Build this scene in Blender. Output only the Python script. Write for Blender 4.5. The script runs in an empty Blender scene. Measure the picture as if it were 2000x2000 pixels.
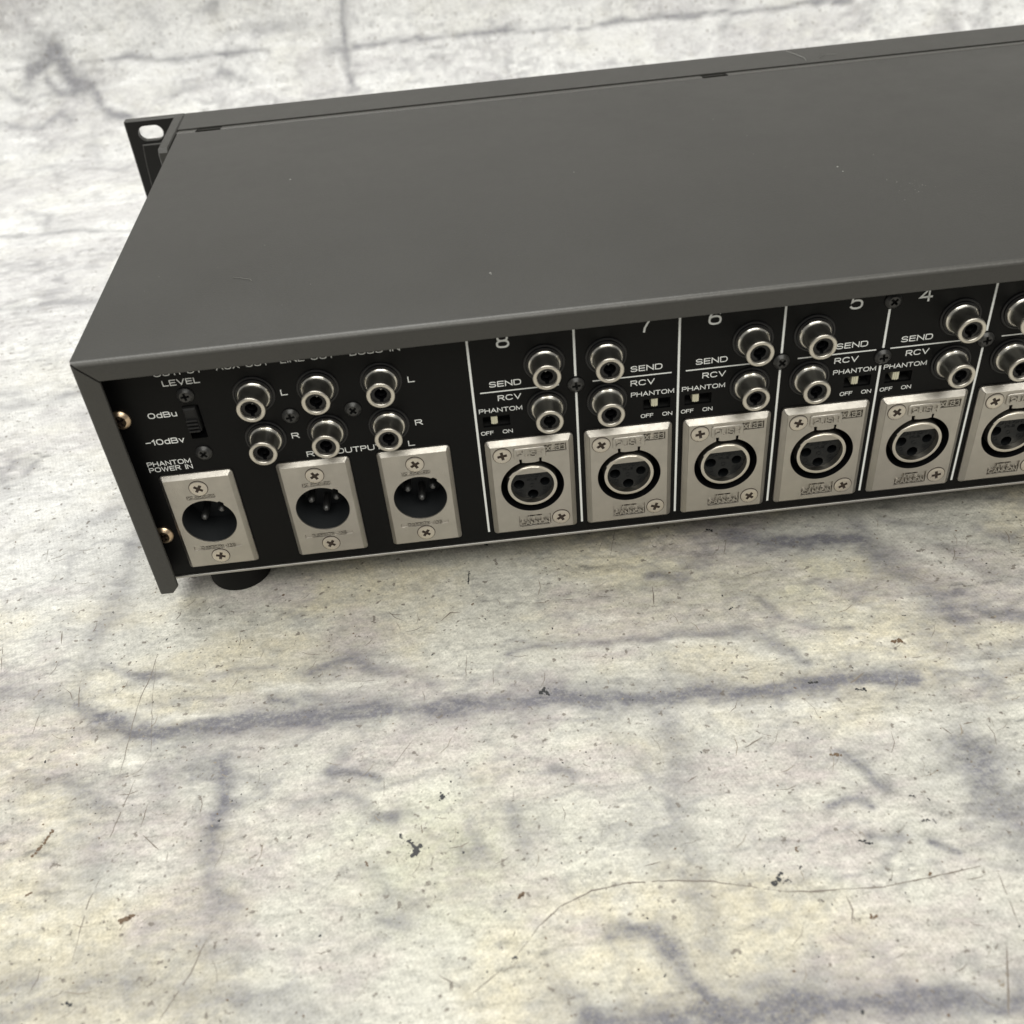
import bpy, bmesh, math, random
import numpy as np
from mathutils import Matrix, Vector
from mathutils.geometry import tessellate_polygon

random.seed(4)
S = 0.001                                    # everything below is written in millimetres
scene = bpy.context.scene
COL = scene.collection

# ---------------------------------------------------------------- camera
cam_d = bpy.data.cameras.new('camera')
cam = bpy.data.objects.new('camera', cam_d)
COL.objects.link(cam)
RX = Vector((0.99367656, -0.08174505, -0.07697165))      # camera right
RD = Vector((-0.1113186, -0.62770612, -0.77045))         # camera down
RF = Vector((0.0146649, 0.77414648, -0.6328366))         # camera forward
M = Matrix((RX, -RD, -RF)).transposed().to_4x4()
M.translation = Vector((3.1326, -265.9575, 228.3394)) * S
cam.matrix_world = M
cam_d.sensor_width = 36
cam_d.lens = 36 * 2051.65 / 2000
cam_d.clip_start = 0.01
cam_d.clip_end = 50
cam_d.dof.use_dof = True
cam_d.dof.focus_distance = 0.345
cam_d.dof.aperture_fstop = 17.0
scene.camera = cam

# ---------------------------------------------------------------- light
world = bpy.data.worlds.new('World')
scene.world = world
world.use_nodes = True
wb = world.node_tree.nodes['Background']
wb.inputs[0].default_value = (1.0, 0.99, 0.945, 1)
wb.inputs[1].default_value = 0.17

def area(name, loc, target, sx, sy, power, col):
    d = bpy.data.lights.new(name, 'AREA')
    d.shape = 'RECTANGLE'; d.size = sx; d.size_y = sy; d.energy = power; d.color = col
    o = bpy.data.objects.new(name, d); COL.objects.link(o)
    o.location = loc
    o.rotation_euler = (Vector(target) - Vector(loc)).to_track_quat('-Z', 'Y').to_euler()
    return o
area('ceiling_light', (-0.25, 0.42, 1.9), (0, 0.1, 0), 1.5, 1.2, 26.5, (1.0, 0.995, 0.95))
area('ceiling_light', (0.25, -1.25, 1.9), (0, 0.0, 0), 2.2, 1.2, 26, (1.0, 0.98, 0.905))

scene.view_settings.view_transform = 'Standard'
scene.view_settings.look = 'None'
scene.view_settings.exposure = 0.47
scene.view_settings.gamma = 1.0

# ---------------------------------------------------------------- materials
def material(name, base, rough=0.5, metal=0.0, spec=0.5):
    m = bpy.data.materials.new(name); m.use_nodes = True
    b = m.node_tree.nodes['Principled BSDF']
    b.inputs['Base Color'].default_value = (*base, 1)
    b.inputs['Roughness'].default_value = rough
    b.inputs['Metallic'].default_value = metal
    b.inputs['Specular IOR Level'].default_value = spec
    return m

class NT:
    def __init__(s, m): s.t = m.node_tree; s.n = s.t.nodes; s.b = s.n['Principled BSDF']; s.co = s.n.new('ShaderNodeTexCoord').outputs['Object']
    def link(s, a, b): s.t.links.new(a, b)
    def put(s, inp, v):
        if hasattr(v, 'is_output'): s.link(v, inp)
        else: inp.default_value = v
    def mapping(s, scale, rot=(0, 0, 0), src=None):
        n = s.n.new('ShaderNodeMapping'); n.inputs['Scale'].default_value = scale; n.inputs['Rotation'].default_value = rot
        s.link(src or s.co, n.inputs['Vector']); return n.outputs[0]
    def noise(s, scale, detail=3, rough=0.55, vec=None, dist=0.0):
        n = s.n.new('ShaderNodeTexNoise'); n.inputs['Scale'].default_value = scale; n.inputs['Detail'].default_value = detail
        n.inputs['Roughness'].default_value = rough; n.inputs['Distortion'].default_value = dist
        s.link(vec or s.co, n.inputs['Vector']); return n.outputs['Fac']
    def math(s, op, a, b=0.0, clamp=False):
        n = s.n.new('ShaderNodeMath'); n.operation = op; n.use_clamp = clamp
        s.put(n.inputs[0], a); s.put(n.inputs[1], b); return n.outputs[0]
    def ramp(s, fac, lo, hi, a=0.0, b=1.0):
        n = s.n.new('ShaderNodeMapRange'); n.clamp = True
        s.put(n.inputs['Value'], fac)
        n.inputs['From Min'].default_value = lo; n.inputs['From Max'].default_value = hi
        n.inputs['To Min'].default_value = a; n.inputs['To Max'].default_value = b
        return n.outputs[0]
    def mix(s, fac, a, b):
        n = s.n.new('ShaderNodeMix'); n.data_type = 'RGBA'
        s.put(n.inputs['Factor'], fac)
        for i, v in ((6, a), (7, b)):
            if hasattr(v, 'is_output'): s.link(v, n.inputs[i])
            else: n.inputs[i].default_value = (*v, 1)
        return n.outputs[2]
    def attr(s, name):
        n = s.n.new('ShaderNodeAttribute'); n.attribute_name = name; return n.outputs['Fac']
    def bump(s, h, strength, dist):
        n = s.n.new('ShaderNodeBump'); n.inputs['Strength'].default_value = strength; n.inputs['Distance'].default_value = dist
        s.link(h, n.inputs['Height']); s.link(n.outputs[0], s.b.inputs['Normal'])

def paint(name, c, rough, grain=0.12, gscale=1800, spec=0.5):
    m = material(name, c, rough, spec=spec); t = NT(m)
    big = t.noise(14, 4, 0.6); fine = t.noise(900, 2)
    c1 = tuple(x * 0.93 for x in c); c2 = tuple(x * 1.07 for x in c)
    k = t.math('ADD', t.math('MULTIPLY', big, 0.5), t.math('MULTIPLY', fine, 0.5))
    t.link(t.mix(t.ramp(k, .35, .65), c1, c2), t.b.inputs['Base Color'])
    t.link(t.ramp(t.noise(22, 5, .65), .3, .7, rough - .06, rough + .06), t.b.inputs['Roughness'])
    t.bump(t.noise(gscale, 2, .5), grain, 0.0002)
    return m

M_LID = paint('grey_enamel', (0.0435, 0.0424, 0.0392), 0.42, 0.28)
M_FOLD = paint('worn_highlight_enamel', (0.064, 0.062, 0.057), 0.38, 0.35, 1200)  # worn enamel, with the bend's highlight lightened into its colour
M_PANEL = paint('black_panel_paint', (0.0035, 0.0036, 0.0038), 0.42, 0.06, spec=0.14)
M_EAR = paint('black_ear_paint', (0.006, 0.006, 0.006), 0.35, 0.10, spec=.3)
M_PLASTIC = material('black_plastic', (0.006, 0.006, 0.007), 0.32, spec=.4)
M_CUP = material('moulded_black_cup', (0.016, 0.018, 0.020), 0.5)
M_VOID = material('dark_interior', (0.004, 0.004, 0.004), 0.7)
M_RUBBER = material('black_rubber', (0.005, 0.005, 0.005), 0.6, spec=0.2)
M_INK = material('white_ink', (0.84, 0.86, 0.85), 0.55, spec=0.3)
M_INSERT = material('dark_grey_plastic', (0.008, 0.009, 0.010), 0.42, spec=.35)
M_IVORY = material('ivory_plastic', (0.62, 0.60, 0.46), 0.4)
M_BLKSCREW = material('blackened_steel', (0.022, 0.022, 0.022), 0.38, 0.0, 0.6)

def metal(name, c, rough, grain=0.0):
    m = material(name, c, rough, 1.0); t = NT(m)
    n = t.noise(160, 3, .5)
    t.link(t.mix(t.ramp(n, .35, .7), tuple(x * .93 for x in c), tuple(min(1, x * 1.04) for x in c)), t.b.inputs['Base Color'])
    t.link(t.ramp(t.noise(420, 4, .6), .3, .7, rough - .05, rough + .07), t.b.inputs['Roughness'])
    if grain: t.bump(t.noise(3500, 2), grain, 0.0001)
    return m
M_NICKEL = metal('satin_nickel', (0.50, 0.475, 0.435), 0.40, 0.8)
M_SHELL = metal('pale_nickel', (0.66, 0.625, 0.56), 0.34)
M_BRIGHT = metal('bright_nickel', (0.80, 0.77, 0.71), 0.20)
M_BARREL = metal('tarnished_nickel', (0.52, 0.51, 0.47), 0.34)
M_SCREW = metal('plated_screw', (0.66, 0.61, 0.54), 0.30)
M_RECESS = material('grimy_shaded_recess', (0.035, 0.022, 0.015), 0.6)  # grime tone, kept dark in place of depth shade in slots and gaps
M_BRASS = metal('yellow_zinc', (0.74, 0.57, 0.40), 0.28)
M_EDGE = metal('worn_steel_edge', (0.46, 0.45, 0.43), 0.42, 0.3)
M_PIN = metal('dull_pin', (0.20, 0.20, 0.20), 0.5)

# ---------------------------------------------------------------- mesh helpers
class MB:
    """collects faces in (u right, v up, w out of the panel), millimetres"""
    def __init__(s): s.v = []; s.f = []; s.m = []
    def add(s, verts, faces, mi=0):
        o = len(s.v); s.v += [tuple(p) for p in verts]
        s.f += [tuple(i + o for i in f) for f in faces]; s.m += [mi] * len(faces); return s
    def fill(s, outer, holes, w, mi=0):
        loops = [[Vector((x, y, 0)) for x, y in L] for L in [outer] + list(holes)]
        tris = tessellate_polygon(loops)
        flat = [(p.x, p.y, w) for L in loops for p in L]
        out = []
        for a, b, c in tris:
            A, B, C = flat[a], flat[b], flat[c]
            ar = (B[0] - A[0]) * (C[1] - A[1]) - (B[1] - A[1]) * (C[0] - A[0])
            out.append((a, b, c) if ar > 0 else (a, c, b))
        return s.add(flat, out, mi)
    def wall(s, L0, w0, L1, w1, mi=0):
        n = len(L0)
        return s.add([(x, y, w0) for x, y in L0] + [(x, y, w1) for x, y in L1],
                     [(i, (i + 1) % n, n + (i + 1) % n, n + i) for i in range(n)], mi)
    def plate(s, outer, holes, w0, w1, bev=0.0, mi=0, back=False):
        if bev:
            inn = inset(outer, bev)
            s.wall(outer, w0, outer, w1 - bev, mi); s.wall(outer, w1 - bev, inn, w1, mi); s.fill(inn, holes, w1, mi)
        else:
            s.wall(outer, w0, outer, w1, mi); s.fill(outer, holes, w1, mi)
        for h in holes: s.wall(h, w1, h, w0, mi)
        if back: s.fill(outer, holes, w0, mi)
        return s
    def lathe(s, prof, n=40, c=(0, 0), mi=0):
        vs = []; fs = []
        for r, w in prof:
            for i in range(n):
                a = 2 * math.pi * i / n; vs.append((c[0] + r * math.cos(a), c[1] + r * math.sin(a), w))
        for k in range(len(prof) - 1):
            for i in range(n):
                j = (i + 1) % n; fs.append((k * n + i, k * n + j, (k + 1) * n + j, (k + 1) * n + i))
        if prof[-1][0] > 1e-6 and prof[-1][0] < 0.02: pass
        return s.add(vs, fs, mi)
    def disc(s, r, w, n=40, c=(0, 0), mi=0): return s.fill(circle(r, n, c), [], w, mi)
    def box(s, u0, u1, v0, v1, w0, w1, mi=0, bev=0.0):
        if bev: return s.plate(rect(u0, u1, v0, v1), [], w0, w1, bev, mi, True)
        vs = [(u, v, w) for w in (w0, w1) for v in (v0, v1) for u in (u0, u1)]
        return s.add(vs, [(0, 2, 3, 1), (4, 5, 7, 6), (0, 1, 5, 4), (2, 6, 7, 3), (0, 4, 6, 2), (1, 3, 7, 5)], mi)
    def mesh(s, name, mats, angle=35):
        me = bpy.data.meshes.new(name)
        me.from_pydata([tuple(c * S for c in p) for p in s.v], [], s.f)
        for m in mats: me.materials.append(m)
        me.polygons.foreach_set('material_index', s.m)
        bm = bmesh.new(); bm.from_mesh(me)
        bmesh.ops.remove_doubles(bm, verts=bm.verts, dist=2e-6)
        bmesh.ops.dissolve_degenerate(bm, edges=bm.edges, dist=1e-7)
        bmesh.ops.recalc_face_normals(bm, faces=bm.faces)
        bm.to_mesh(me); bm.free()
        me.polygons.foreach_set('use_smooth', [True] * len(me.polygons))
        me.set_sharp_from_angle(angle=math.radians(angle))
        return me

def circle(r, n=40, c=(0, 0), a0=0.0): return [(c[0] + r * math.cos(a0 + 2 * math.pi * i / n), c[1] + r * math.sin(a0 + 2 * math.pi * i / n)) for i in range(n)]
def rect(u0, u1, v0, v1): return [(u0, v0), (u1, v0), (u1, v1), (u0, v1)]
def rrect(u0, u1, v0, v1, r, k=5):
    out = []
    for cx, cy, a in ((u1 - r, v1 - r, 0), (u0 + r, v1 - r, 90), (u0 + r, v0 + r, 180), (u1 - r, v0 + r, 270)):
        for i in range(k + 1):
            t = math.radians(a + 90 * i / k); out.append((cx + r * math.cos(t), cy + r * math.sin(t)))
    return out
def inset(L, d):
    n = len(L); ar = sum(L[i][0] * L[(i + 1) % n][1] - L[(i + 1) % n][0] * L[i][1] for i in range(n)); sg = 1 if ar > 0 else -1
    out = []
    for i in range(n):
        p, q, r = Vector(L[i - 1]), Vector(L[i]), Vector(L[(i + 1) % n])
        a = (q - p); b = (r - q)
        if a.length < 1e-9 or b.length < 1e-9: out.append(tuple(q)); continue
        a.normalize(); b.normalize()
        na, nb = Vector((-a.y, a.x)), Vector((-b.y, b.x)); m = na + nb
        if m.length < 1e-6: m = na
        m.normalize(); k = max(0.35, m.dot(na))
        out.append(tuple(q + m * (sg * d / k)))
    return out
def cross(a, b, c=(0, 0), rot=0.0):
    P = [(b, b), (b, a), (-b, a), (-b, b), (-a, b), (-a, -b), (-b, -b), (-b, -a), (b, -a), (b, -b), (a, -b), (a, b)]
    cs, sn = math.cos(rot), math.sin(rot)
    return [(c[0] + x * cs - y * sn, c[1] + x * sn + y * cs) for x, y in P]

FACE = (math.pi / 2, 0, 0)
def link(name, me, parent=None, loc=(0, 0, 0), rot=(0, 0, 0), **props):
    o = bpy.data.objects.new(name, me); COL.objects.link(o)
    o.parent = parent; o.location = tuple(c * S for c in loc); o.rotation_euler = rot
    for k, v in props.items(): o[k] = v
    return o
def copy_tree(o, parent):
    c = o.copy(); COL.objects.link(c); c.parent = parent
    for ch in list(o.children): copy_tree(ch, c)
    return c


# ---------------------------------------------------------------- drawn lettering: wide sans letters as strokes of even weight
def _el(cx, cy, rx, ry, a0, a1, n=14, p=2.5):
    out = []
    for i in range(n + 1):
        a = math.radians(a0 + (a1 - a0) * i / n); c, s = math.cos(a), math.sin(a)
        out.append((cx + rx * math.copysign(abs(c) ** (2 / p), c), cy + ry * math.copysign(abs(s) ** (2 / p), s)))
    return out
def _O(w): return (_el(w / 2, .5, w / 2, .5, 0, 360, 28), True)
def _bowl(x0, x1, y0, y1): return [(x0, y1)] + _el(x1 - .3, (y0 + y1) / 2, .3, (y1 - y0) / 2, 90, -90, 10) + [(x0, y0)]
GL = {
 'O': (1.12, [_O(1.12)]), '0': (.98, [_O(.98)]), 'Q': (1.12, [_O(1.12)]),
 'U': (1.0, [([(0, 1), (0, .36)] + _el(.5, .36, .5, .36, 180, 360, 14)[1:] + [(1, 1)], False)]),
 'T': (.95, [([(0, 1), (.95, 1)], False), ([(.475, 1), (.475, 0)], False)]),
 'P': (.88, [([(0, 0), (0, 1)] + _bowl(0, .88, .46, 1)[1:], False)]),
 'R': (.95, [([(0, 0), (0, 1)] + _bowl(0, .9, .48, 1)[1:], False), ([(.5, .48), (.95, 0)], False)]),
 'B': (.92, [([(0, 0), (0, 1)] + _bowl(0, .86, .52, 1)[1:], False), (_bowl(0, .92, 0, .52) + [(0, .52)], False)]),
 'D': (1.02, [([(0, 0), (0, 1)] + [(.5, 1)] + _el(.56, .5, .46, .5, 90, -90, 14) + [(0, 0)], False)]),
 'L': (.78, [([(0, 1), (0, 0), (.78, 0)], False)]), 'I': (.05, [([(.02, 1), (.02, 0)], False)]),
 'E': (.86, [([(.86, 1), (0, 1), (0, 0), (.86, 0)], False), ([(0, .52), (.8, .52)], False)]),
 'F': (.8, [([(.8, 1), (0, 1), (0, 0)], False), ([(0, .52), (.72, .52)], False)]),
 'V': (1.02, [([(0, 1), (.51, 0), (1.02, 1)], False)]), 'A': (1.06, [([(0, 0), (.53, 1), (1.06, 0)], False), ([(.19, .34), (.87, .34)], False)]),
 'N': (1.0, [([(0, 0), (0, 1), (1, 0), (1, 1)], False)]), 'M': (1.16, [([(0, 0), (0, 1), (.58, .12), (1.16, 1), (1.16, 0)], False)]),
 'W': (1.4, [([(0, 1), (.36, 0), (.7, .95), (1.04, 0), (1.4, 1)], False)]), 'H': (1.0, [([(0, 0), (0, 1)], False), ([(1, 0), (1, 1)], False), ([(0, .52), (1, .52)], False)]),
 'X': (.98, [([(0, 0), (.98, 1)], False), ([(0, 1), (.98, 0)], False)]), 'K': (.95, [([(0, 0), (0, 1)], False), ([(.9, 1), (0, .42)], False), ([(.33, .62), (.95, 0)], False)]),
 'J': (.7, [([(.7, 1), (.7, .3)] + _el(.35, .3, .35, .3, 0, -180, 10)[1:], False)]),
 'C': (1.06, [(_el(.55, .5, .55, .5, 38, 322, 24), False)]), 'G': (1.1, [(_el(.55, .5, .55, .5, 38, 345, 24) + [(1.09, .45), (.66, .45)], False)]),
 'S': (.95, [(_el(.475, .75, .43, .25, 20, 262, 14) + _el(.475, .25, .47, .25, 82, -160, 14), False)]),
 'Y': (1, [([(0, 1), (.5, .45), (1, 1)], False), ([(.5, .45), (.5, 0)], False)]),
 'd': (.74, [(_el(.37, .36, .37, .36, 0, 360, 20), True), ([(.74, 1), (.74, 0)], False)]),
 'u': (.66, [([(0, .72), (0, .26)] + _el(.33, .26, .33, .26, 180, 360, 12)[1:], False), ([(.66, .72), (.66, 0)], False)]),
 'v': (.7, [([(0, .72), (.35, 0), (.7, .72)], False)]),
 '1': (.34, [([(0, .74), (.3, 1), (.3, 0)], False)]), '-': (.66, [([(0, .5), (.66, .5)], False)]), ' ': (.5, []),
 '8': (.86, [(_el(.43, .76, .36, .24, 0, 360, 20), True), (_el(.43, .26, .43, .26, 0, 360, 22), True)]),
 '7': (.84, [([(0, 1), (.84, 1), (.62, .66), (.42, .3), (.36, 0)], False)]),
 '6': (.88, [(_el(.44, .31, .44, .31, 0, 360, 22), True), ([(0.01, .34), (.04, .6), (.18, .86), (.44, 1), (.72, .98), (.84, .86)], False)]),
 '5': (.86, [([(.8, 1), (.14, 1), (.08, .52), (.2, .6)] + _el(.42, .32, .44, .32, 105, -150, 18), False)]),
 '4': (.96, [([(.72, 0), (.72, 1), (0, .3), (.96, .3)], False)]),
 '3': (.86, [(_el(.42, .76, .38, .24, 150, -90, 14) + _el(.42, .26, .44, .26, 90, -150, 16), False)]),
 '2': (.86, [(_el(.43, .7, .41, .3, 165, -20, 14) + [(.6, .4), (0, 0), (.86, 0)], False)]),
}
GAP = .34
def strokes(body, u0, u1, v0, h):
    tot = sum(GL[ch][0] for ch in body) + GAP * (len(body) - 1)
    kx = (u1 - u0) / tot; x = 0; out = []
    for ch in body:
        w, L = GL[ch]
        for pts, closed in L: out.append(([(u0 + (x + px) * kx, v0 + py * h) for px, py in pts], closed))
        x += w + GAP
    return out
def add_text(mb, body, u0, u1, v0, h, w, extrude=0.0, mi=0, t=None):
    t = t or .15 * h
    for k, (P, closed) in enumerate(strokes(body, u0 + t / 2, u1 - t / 2, v0 + t / 2, h - t)):
        Q = [P[0]]
        for p in P[1:]:
            if math.hypot(p[0] - Q[-1][0], p[1] - Q[-1][1]) > 1e-4: Q.append(p)
        if closed and math.hypot(Q[0][0] - Q[-1][0], Q[0][1] - Q[-1][1]) < 1e-4: Q.pop()
        n = len(Q); Lf = []; Rt = []
        for i in range(n):
            a = Q[i - 1] if (i > 0 or closed) else None; b = Q[(i + 1) % n] if (i < n - 1 or closed) else None
            p = Q[i]
            da = Vector((p[0] - a[0], p[1] - a[1])).normalized() if a else None
            db = Vector((b[0] - p[0], b[1] - p[1])).normalized() if b else None
            if da is None: da = db
            if db is None: db = da
            na, nb = Vector((-da.y, da.x)), Vector((-db.y, db.x)); m = na + nb
            m = m.normalized() if m.length > 1e-5 else na
            q = t / 2 / max(.45, m.dot(na))
            ext = Vector((0, 0))
            if not closed and i == 0: ext = -da * (t * .5)
            if not closed and i == n - 1: ext = da * (t * .5)
            Lf.append((p[0] + ext.x + m.x * q, p[1] + ext.y + m.y * q)); Rt.append((p[0] + ext.x - m.x * q, p[1] + ext.y - m.y * q))
        wz = w + extrude + .004 * (k % 3)
        m_ = n if closed else n - 1
        vs = [(x, y, wz) for x, y in Lf] + [(x, y, wz) for x, y in Rt]
        fs = [(n + i, n + (i + 1) % n, (i + 1) % n, i) for i in range(m_)]
        if extrude:
            s_ = .12 * t
            vs += [(x, y, w) for x, y in Lf] + [(x, y, w) for x, y in Rt]
            fs += [(i, (i + 1) % n, 2 * n + (i + 1) % n, 2 * n + i) for i in range(m_)] + [(n + (i + 1) % n, n + i, 3 * n + i, 3 * n + (i + 1) % n) for i in range(m_)]
            if not closed: fs += [(0, n, 3 * n, 2 * n), (n - 1, 2 * n - 1, 4 * n - 1, 3 * n - 1)]
        mb.add(vs, fs, mi)
    return mb
VEINS = [
([(-132.3, -39.8), (-117.1, -49.5), (-100.3, -53.9), (-73.3, -52.8), (-41.1, -55.5), (1.4, -59.0), (43.6, -63.1), (67.8, -64.7), (89.9, -64.9), (117.2, -66.0)],6,1.0),
([(1.6, -55.9), (17.5, -57.2), (39.2, -61.5), (52.6, -58.3), (64.7, -61.2)],7,0.5),
([(-159.0, -33.0), (-142.9, -37.0), (-133.3, -35.7)],6,0.5),
([(-132.3, -39.8), (-134.2, -14.1), (-131.3, 12.6), (-129.1, 42.8)],8,0.5),
([(-128.0, -21.9), (-112.7, -29.9), (-95.2, -34.3), (-83.7, -32.1), (-71.0, -32.9)],3,0.6),
([(-59.8, -36.9), (-46.5, -33.3), (-39.6, -39.9), (-28.0, -43.9), (-18.4, -49.7)],4,0.6),
([(-108.7, -42.6), (-97.3, -42.2), (-86.4, -43.8)],3,0.45),
([(-71.5, -44.9), (-65.6, -46.9)],3,0.6),
([(-61.7, -45.3), (-50.8, -50.2)],3,0.5),
([(-50.5, -56.4), (-48.8, -59.7), (-36.9, -60.4)],3,0.45),
([(-123.0, -51.9), (-117.8, -57.7), (-110.3, -59.8), (-96.2, -59.3)],4,0.4),
([(3.1, -38.6), (18.3, -37.0), (33.2, -38.8), (44.6, -40.8), (61.3, -40.9), (76.3, -40.9), (84.7, -46.8), (90.8, -56.6)],4,0.7),
([(86.1, -29.4), (89.9, -37.2), (98.6, -42.1), (107.7, -44.7)],3.5,0.6),
([(83.2, 4.1), (92.7, -1.7), (101.3, -3.9), (112.1, -4.4), (126.1, -3.3)],6,0.8),
([(126.7, 3.7), (128.4, -17.3), (131.5, -28.1), (136.1, -33.8), (140.6, -41.8), (141.3, -50.1)],11,0.6),
([(135.9, 4.3), (145.5, -1.2), (155.0, -5.0)],4,0.6),
([(142.4, -2.0), (149.9, -10.8), (155.2, -23.7), (159.5, -28.3)],5,0.4),
([(165.5, -6.0), (172.5, -12.2)],5,0.7),
([(134.3, -31.7), (140.5, -34.2), (145.9, -33.6)],5,0.6),
([(149.7, -41.5), (154.2, -45.0), (160.4, -46.7)],6,0.6),
([(141.6, -58.0), (148.5, -57.8), (154.6, -59.4)],7,0.5),
([(129.5, -49.4), (133.4, -58.0), (143.9, -61.6), (152.9, -66.2)],12,0.35),
([(127.6, -68.6), (136.1, -68.7), (139.5, -71.7)],10,0.5),
([(12.0, -153.1), (37.1, -155.7), (53.9, -156.8), (65.8, -157.6), (83.5, -159.1), (109.0, -160.7)],8,0.9),
([(44.1, -65.3), (45.2, -79.2), (44.1, -91.8)],7,0.5),
([(34.7, -86.9), (38.9, -96.3), (41.1, -106.7), (43.5, -118.1), (41.8, -138.0), (38.2, -153.7)],7,0.34),
([(19.1, -135.2), (23.2, -133.7), (30.1, -135.2), (32.6, -142.2), (36.0, -149.7), (38.5, -152.5)],4.5,0.8),
([(10.6, -83.5), (15.3, -87.8)],3,0.6),
([(34.6, -87.8), (37.5, -91.8)],4,0.6),
([(-0.2, -96.1), (1.9, -104.7)],6,0.5),
([(-84.8, -68.2), (-81.6, -83.3), (-82.6, -99.9), (-81.9, -110.2), (-78.5, -115.1), (-73.6, -116.5)],7,0.65),
([(-81.5, -81.5), (-76.6, -84.8)],4,0.6),
([(-92.3, -69.0), (-84.5, -70.1)],12,0.45),
([(-139.7, -67.1), (-129.1, -69.5), (-115.6, -78.6)],7,0.5),
([(-103.4, -67.5), (-97.4, -75.7)],5,0.5),
([(-52.6, -76.5), (-45.7, -78.4), (-38.9, -82.0)],3,0.6),
([(-61.0, -86.1), (-48.4, -86.1), (-43.1, -89.4)],3.5,0.45),
([(-121.2, -86.5), (-111.8, -96.1), (-113.6, -103.8)],14,0.3),
([(-40.1, -94.1), (-34.3, -95.7)],2.5,0.6),
([(-39.1, -108.8), (-34.8, -117.0), (-28.7, -120.0)],4,0.4),
([(-37.4, -124.3), (-30.1, -126.3)],3.5,0.7),
([(-11.5, -102.1), (-9.7, -106.4), (-15.4, -108.8)],4,0.5),
([(-131.3, -126.9), (-121.0, -128.8)],9,0.6),
([(-107.9, -129.1), (-98.7, -132.8), (-92.5, -138.1)],12,0.55),
([(-83.7, -137.9), (-70.5, -142.0), (-54.5, -145.8)],9,0.55),
([(-128.7, -135.7), (-109.3, -136.8)],6,0.5),
([(-81.0, -125.5), (-73.2, -130.6)],9,0.45),
([(125.7, -94.4), (123.8, -107.2), (125.0, -114.0), (130.4, -114.7)],15,0.6),
([(90.6, -89.4), (94.8, -94.5), (98.3, -101.1)],4,0.75),
([(80.8, -106.3), (87.0, -104.7), (92.9, -106.3)],3,0.7),
([(88.7, -116.3), (97.6, -118.3)],4,0.6),
([(103.9, -121.4), (109.2, -125.2)],3,0.7),
([(46.9, -151.1), (54.2, -151.3)],6,0.5),
([(116.7, -98.5), (124.5, -100.5)],6,0.5),
([(51.7, -11.0), (62.4, -11.5)],4,0.6),
([(62.6, -6.2), (73.3, -6.6)],4,0.4),
([(108.8, -23.1), (117.5, -28.3)],6,0.4),
([(7.2, -146.9), (12.4, -150.0)],6,0.5),
([(-267.8, 335.6), (-250.9, 332.5), (-221.9, 333.4), (-189.8, 324.0)],3.0,0.65),
([(-260.7, 368.3), (-245.4, 361.7), (-243.8, 343.9)],3.8,0.45),
([(-240.4, 242.7), (-222.9, 240.6), (-211.2, 243.6), (-190.0, 240.6)],5.2,0.55),
([(-255.6, 300.7), (-226.5, 285.1)],3.8,0.3),
([(-211.4, 144.5), (-195.8, 143.5), (-186.6, 146.6), (-178.3, 150.6)],6.0,0.5),
([(-214.5, 155.1), (-205.0, 154.6)],5.2,0.4),
([(-193.2, 99.5), (-181.2, 97.3), (-184.0, 89.5)],3.8,0.5),
([(-191.2, 76.1), (-173.6, 74.0), (-162.4, 69.8)],3.8,0.4),
([(-150.7, 53.9), (-140.0, 59.3)],6.0,0.5),
([(-195.1, 89.2), (-184.4, 75.9)],3.0,0.4),
([(-282.4, 527.1), (-272.6, 531.4), (-266.2, 541.1), (-259.7, 526.6), (-251.9, 515.9), (-241.2, 512.8)],9.2,1.0),
([(-241.2, 512.8), (-236.6, 497.6), (-230.3, 489.5), (-219.4, 487.1)],5.9,0.8),
([(-271.3, 521.5), (-263.3, 511.4), (-253.5, 508.5), (-246.6, 514.4)],5.9,0.8),
([(-305.8, 492.3), (-287.6, 487.0), (-275.7, 485.4), (-264.9, 491.6), (-256.6, 486.2)],5.9,0.6),
([(-264.5, 444.9), (-257.7, 427.1), (-250.6, 422.9)],3.4,0.5),
([(-242.0, 481.0), (-233.3, 438.3)],5.0,0.3),
([(-304.9, 515.9), (-296.3, 510.3), (-287.4, 505.4)],3.4,0.6),
([(-152.9, 514.4), (-138.1, 505.1)],6.7,0.5),
([(-186.9, 502.8), (-173.0, 505.2)],5.9,0.4),
([(-156.7, 555.7), (-149.7, 558.4)],6.7,0.6),
([(-197.4, 556.3), (-189.5, 550.6)],5.0,0.4),
([(-63.4, 551.8), (-65.7, 521.0), (-63.0, 491.3)],4.5,0.7),
([(-75.0, 520.2), (-65.7, 521.0)],6.3,0.5),
([(-302.9, 531.2), (-282.0, 529.8)],2.5,0.4),
([(-248.1, 530.7), (-177.3, 526.2), (-119.7, 524.1)],3,0.8),
([(-59.4, 523.2), (51.1, 520.7), (122.5, 518.5), (205.7, 516.1), (286.0, 515.9)],2.6,0.9),
([(205.7, 516.1), (196.3, 504.8)],5.0,0.5),
([(382.6, 507.0), (379.6, 484.7)],7.0,0.5),
([(351.1, 502.8), (356.5, 485.1)],5.0,0.4),
([(-89.2, 539.7), (-103.6, 537.8), (-124.9, 538.3)],8.0,0.4),
]
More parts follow.
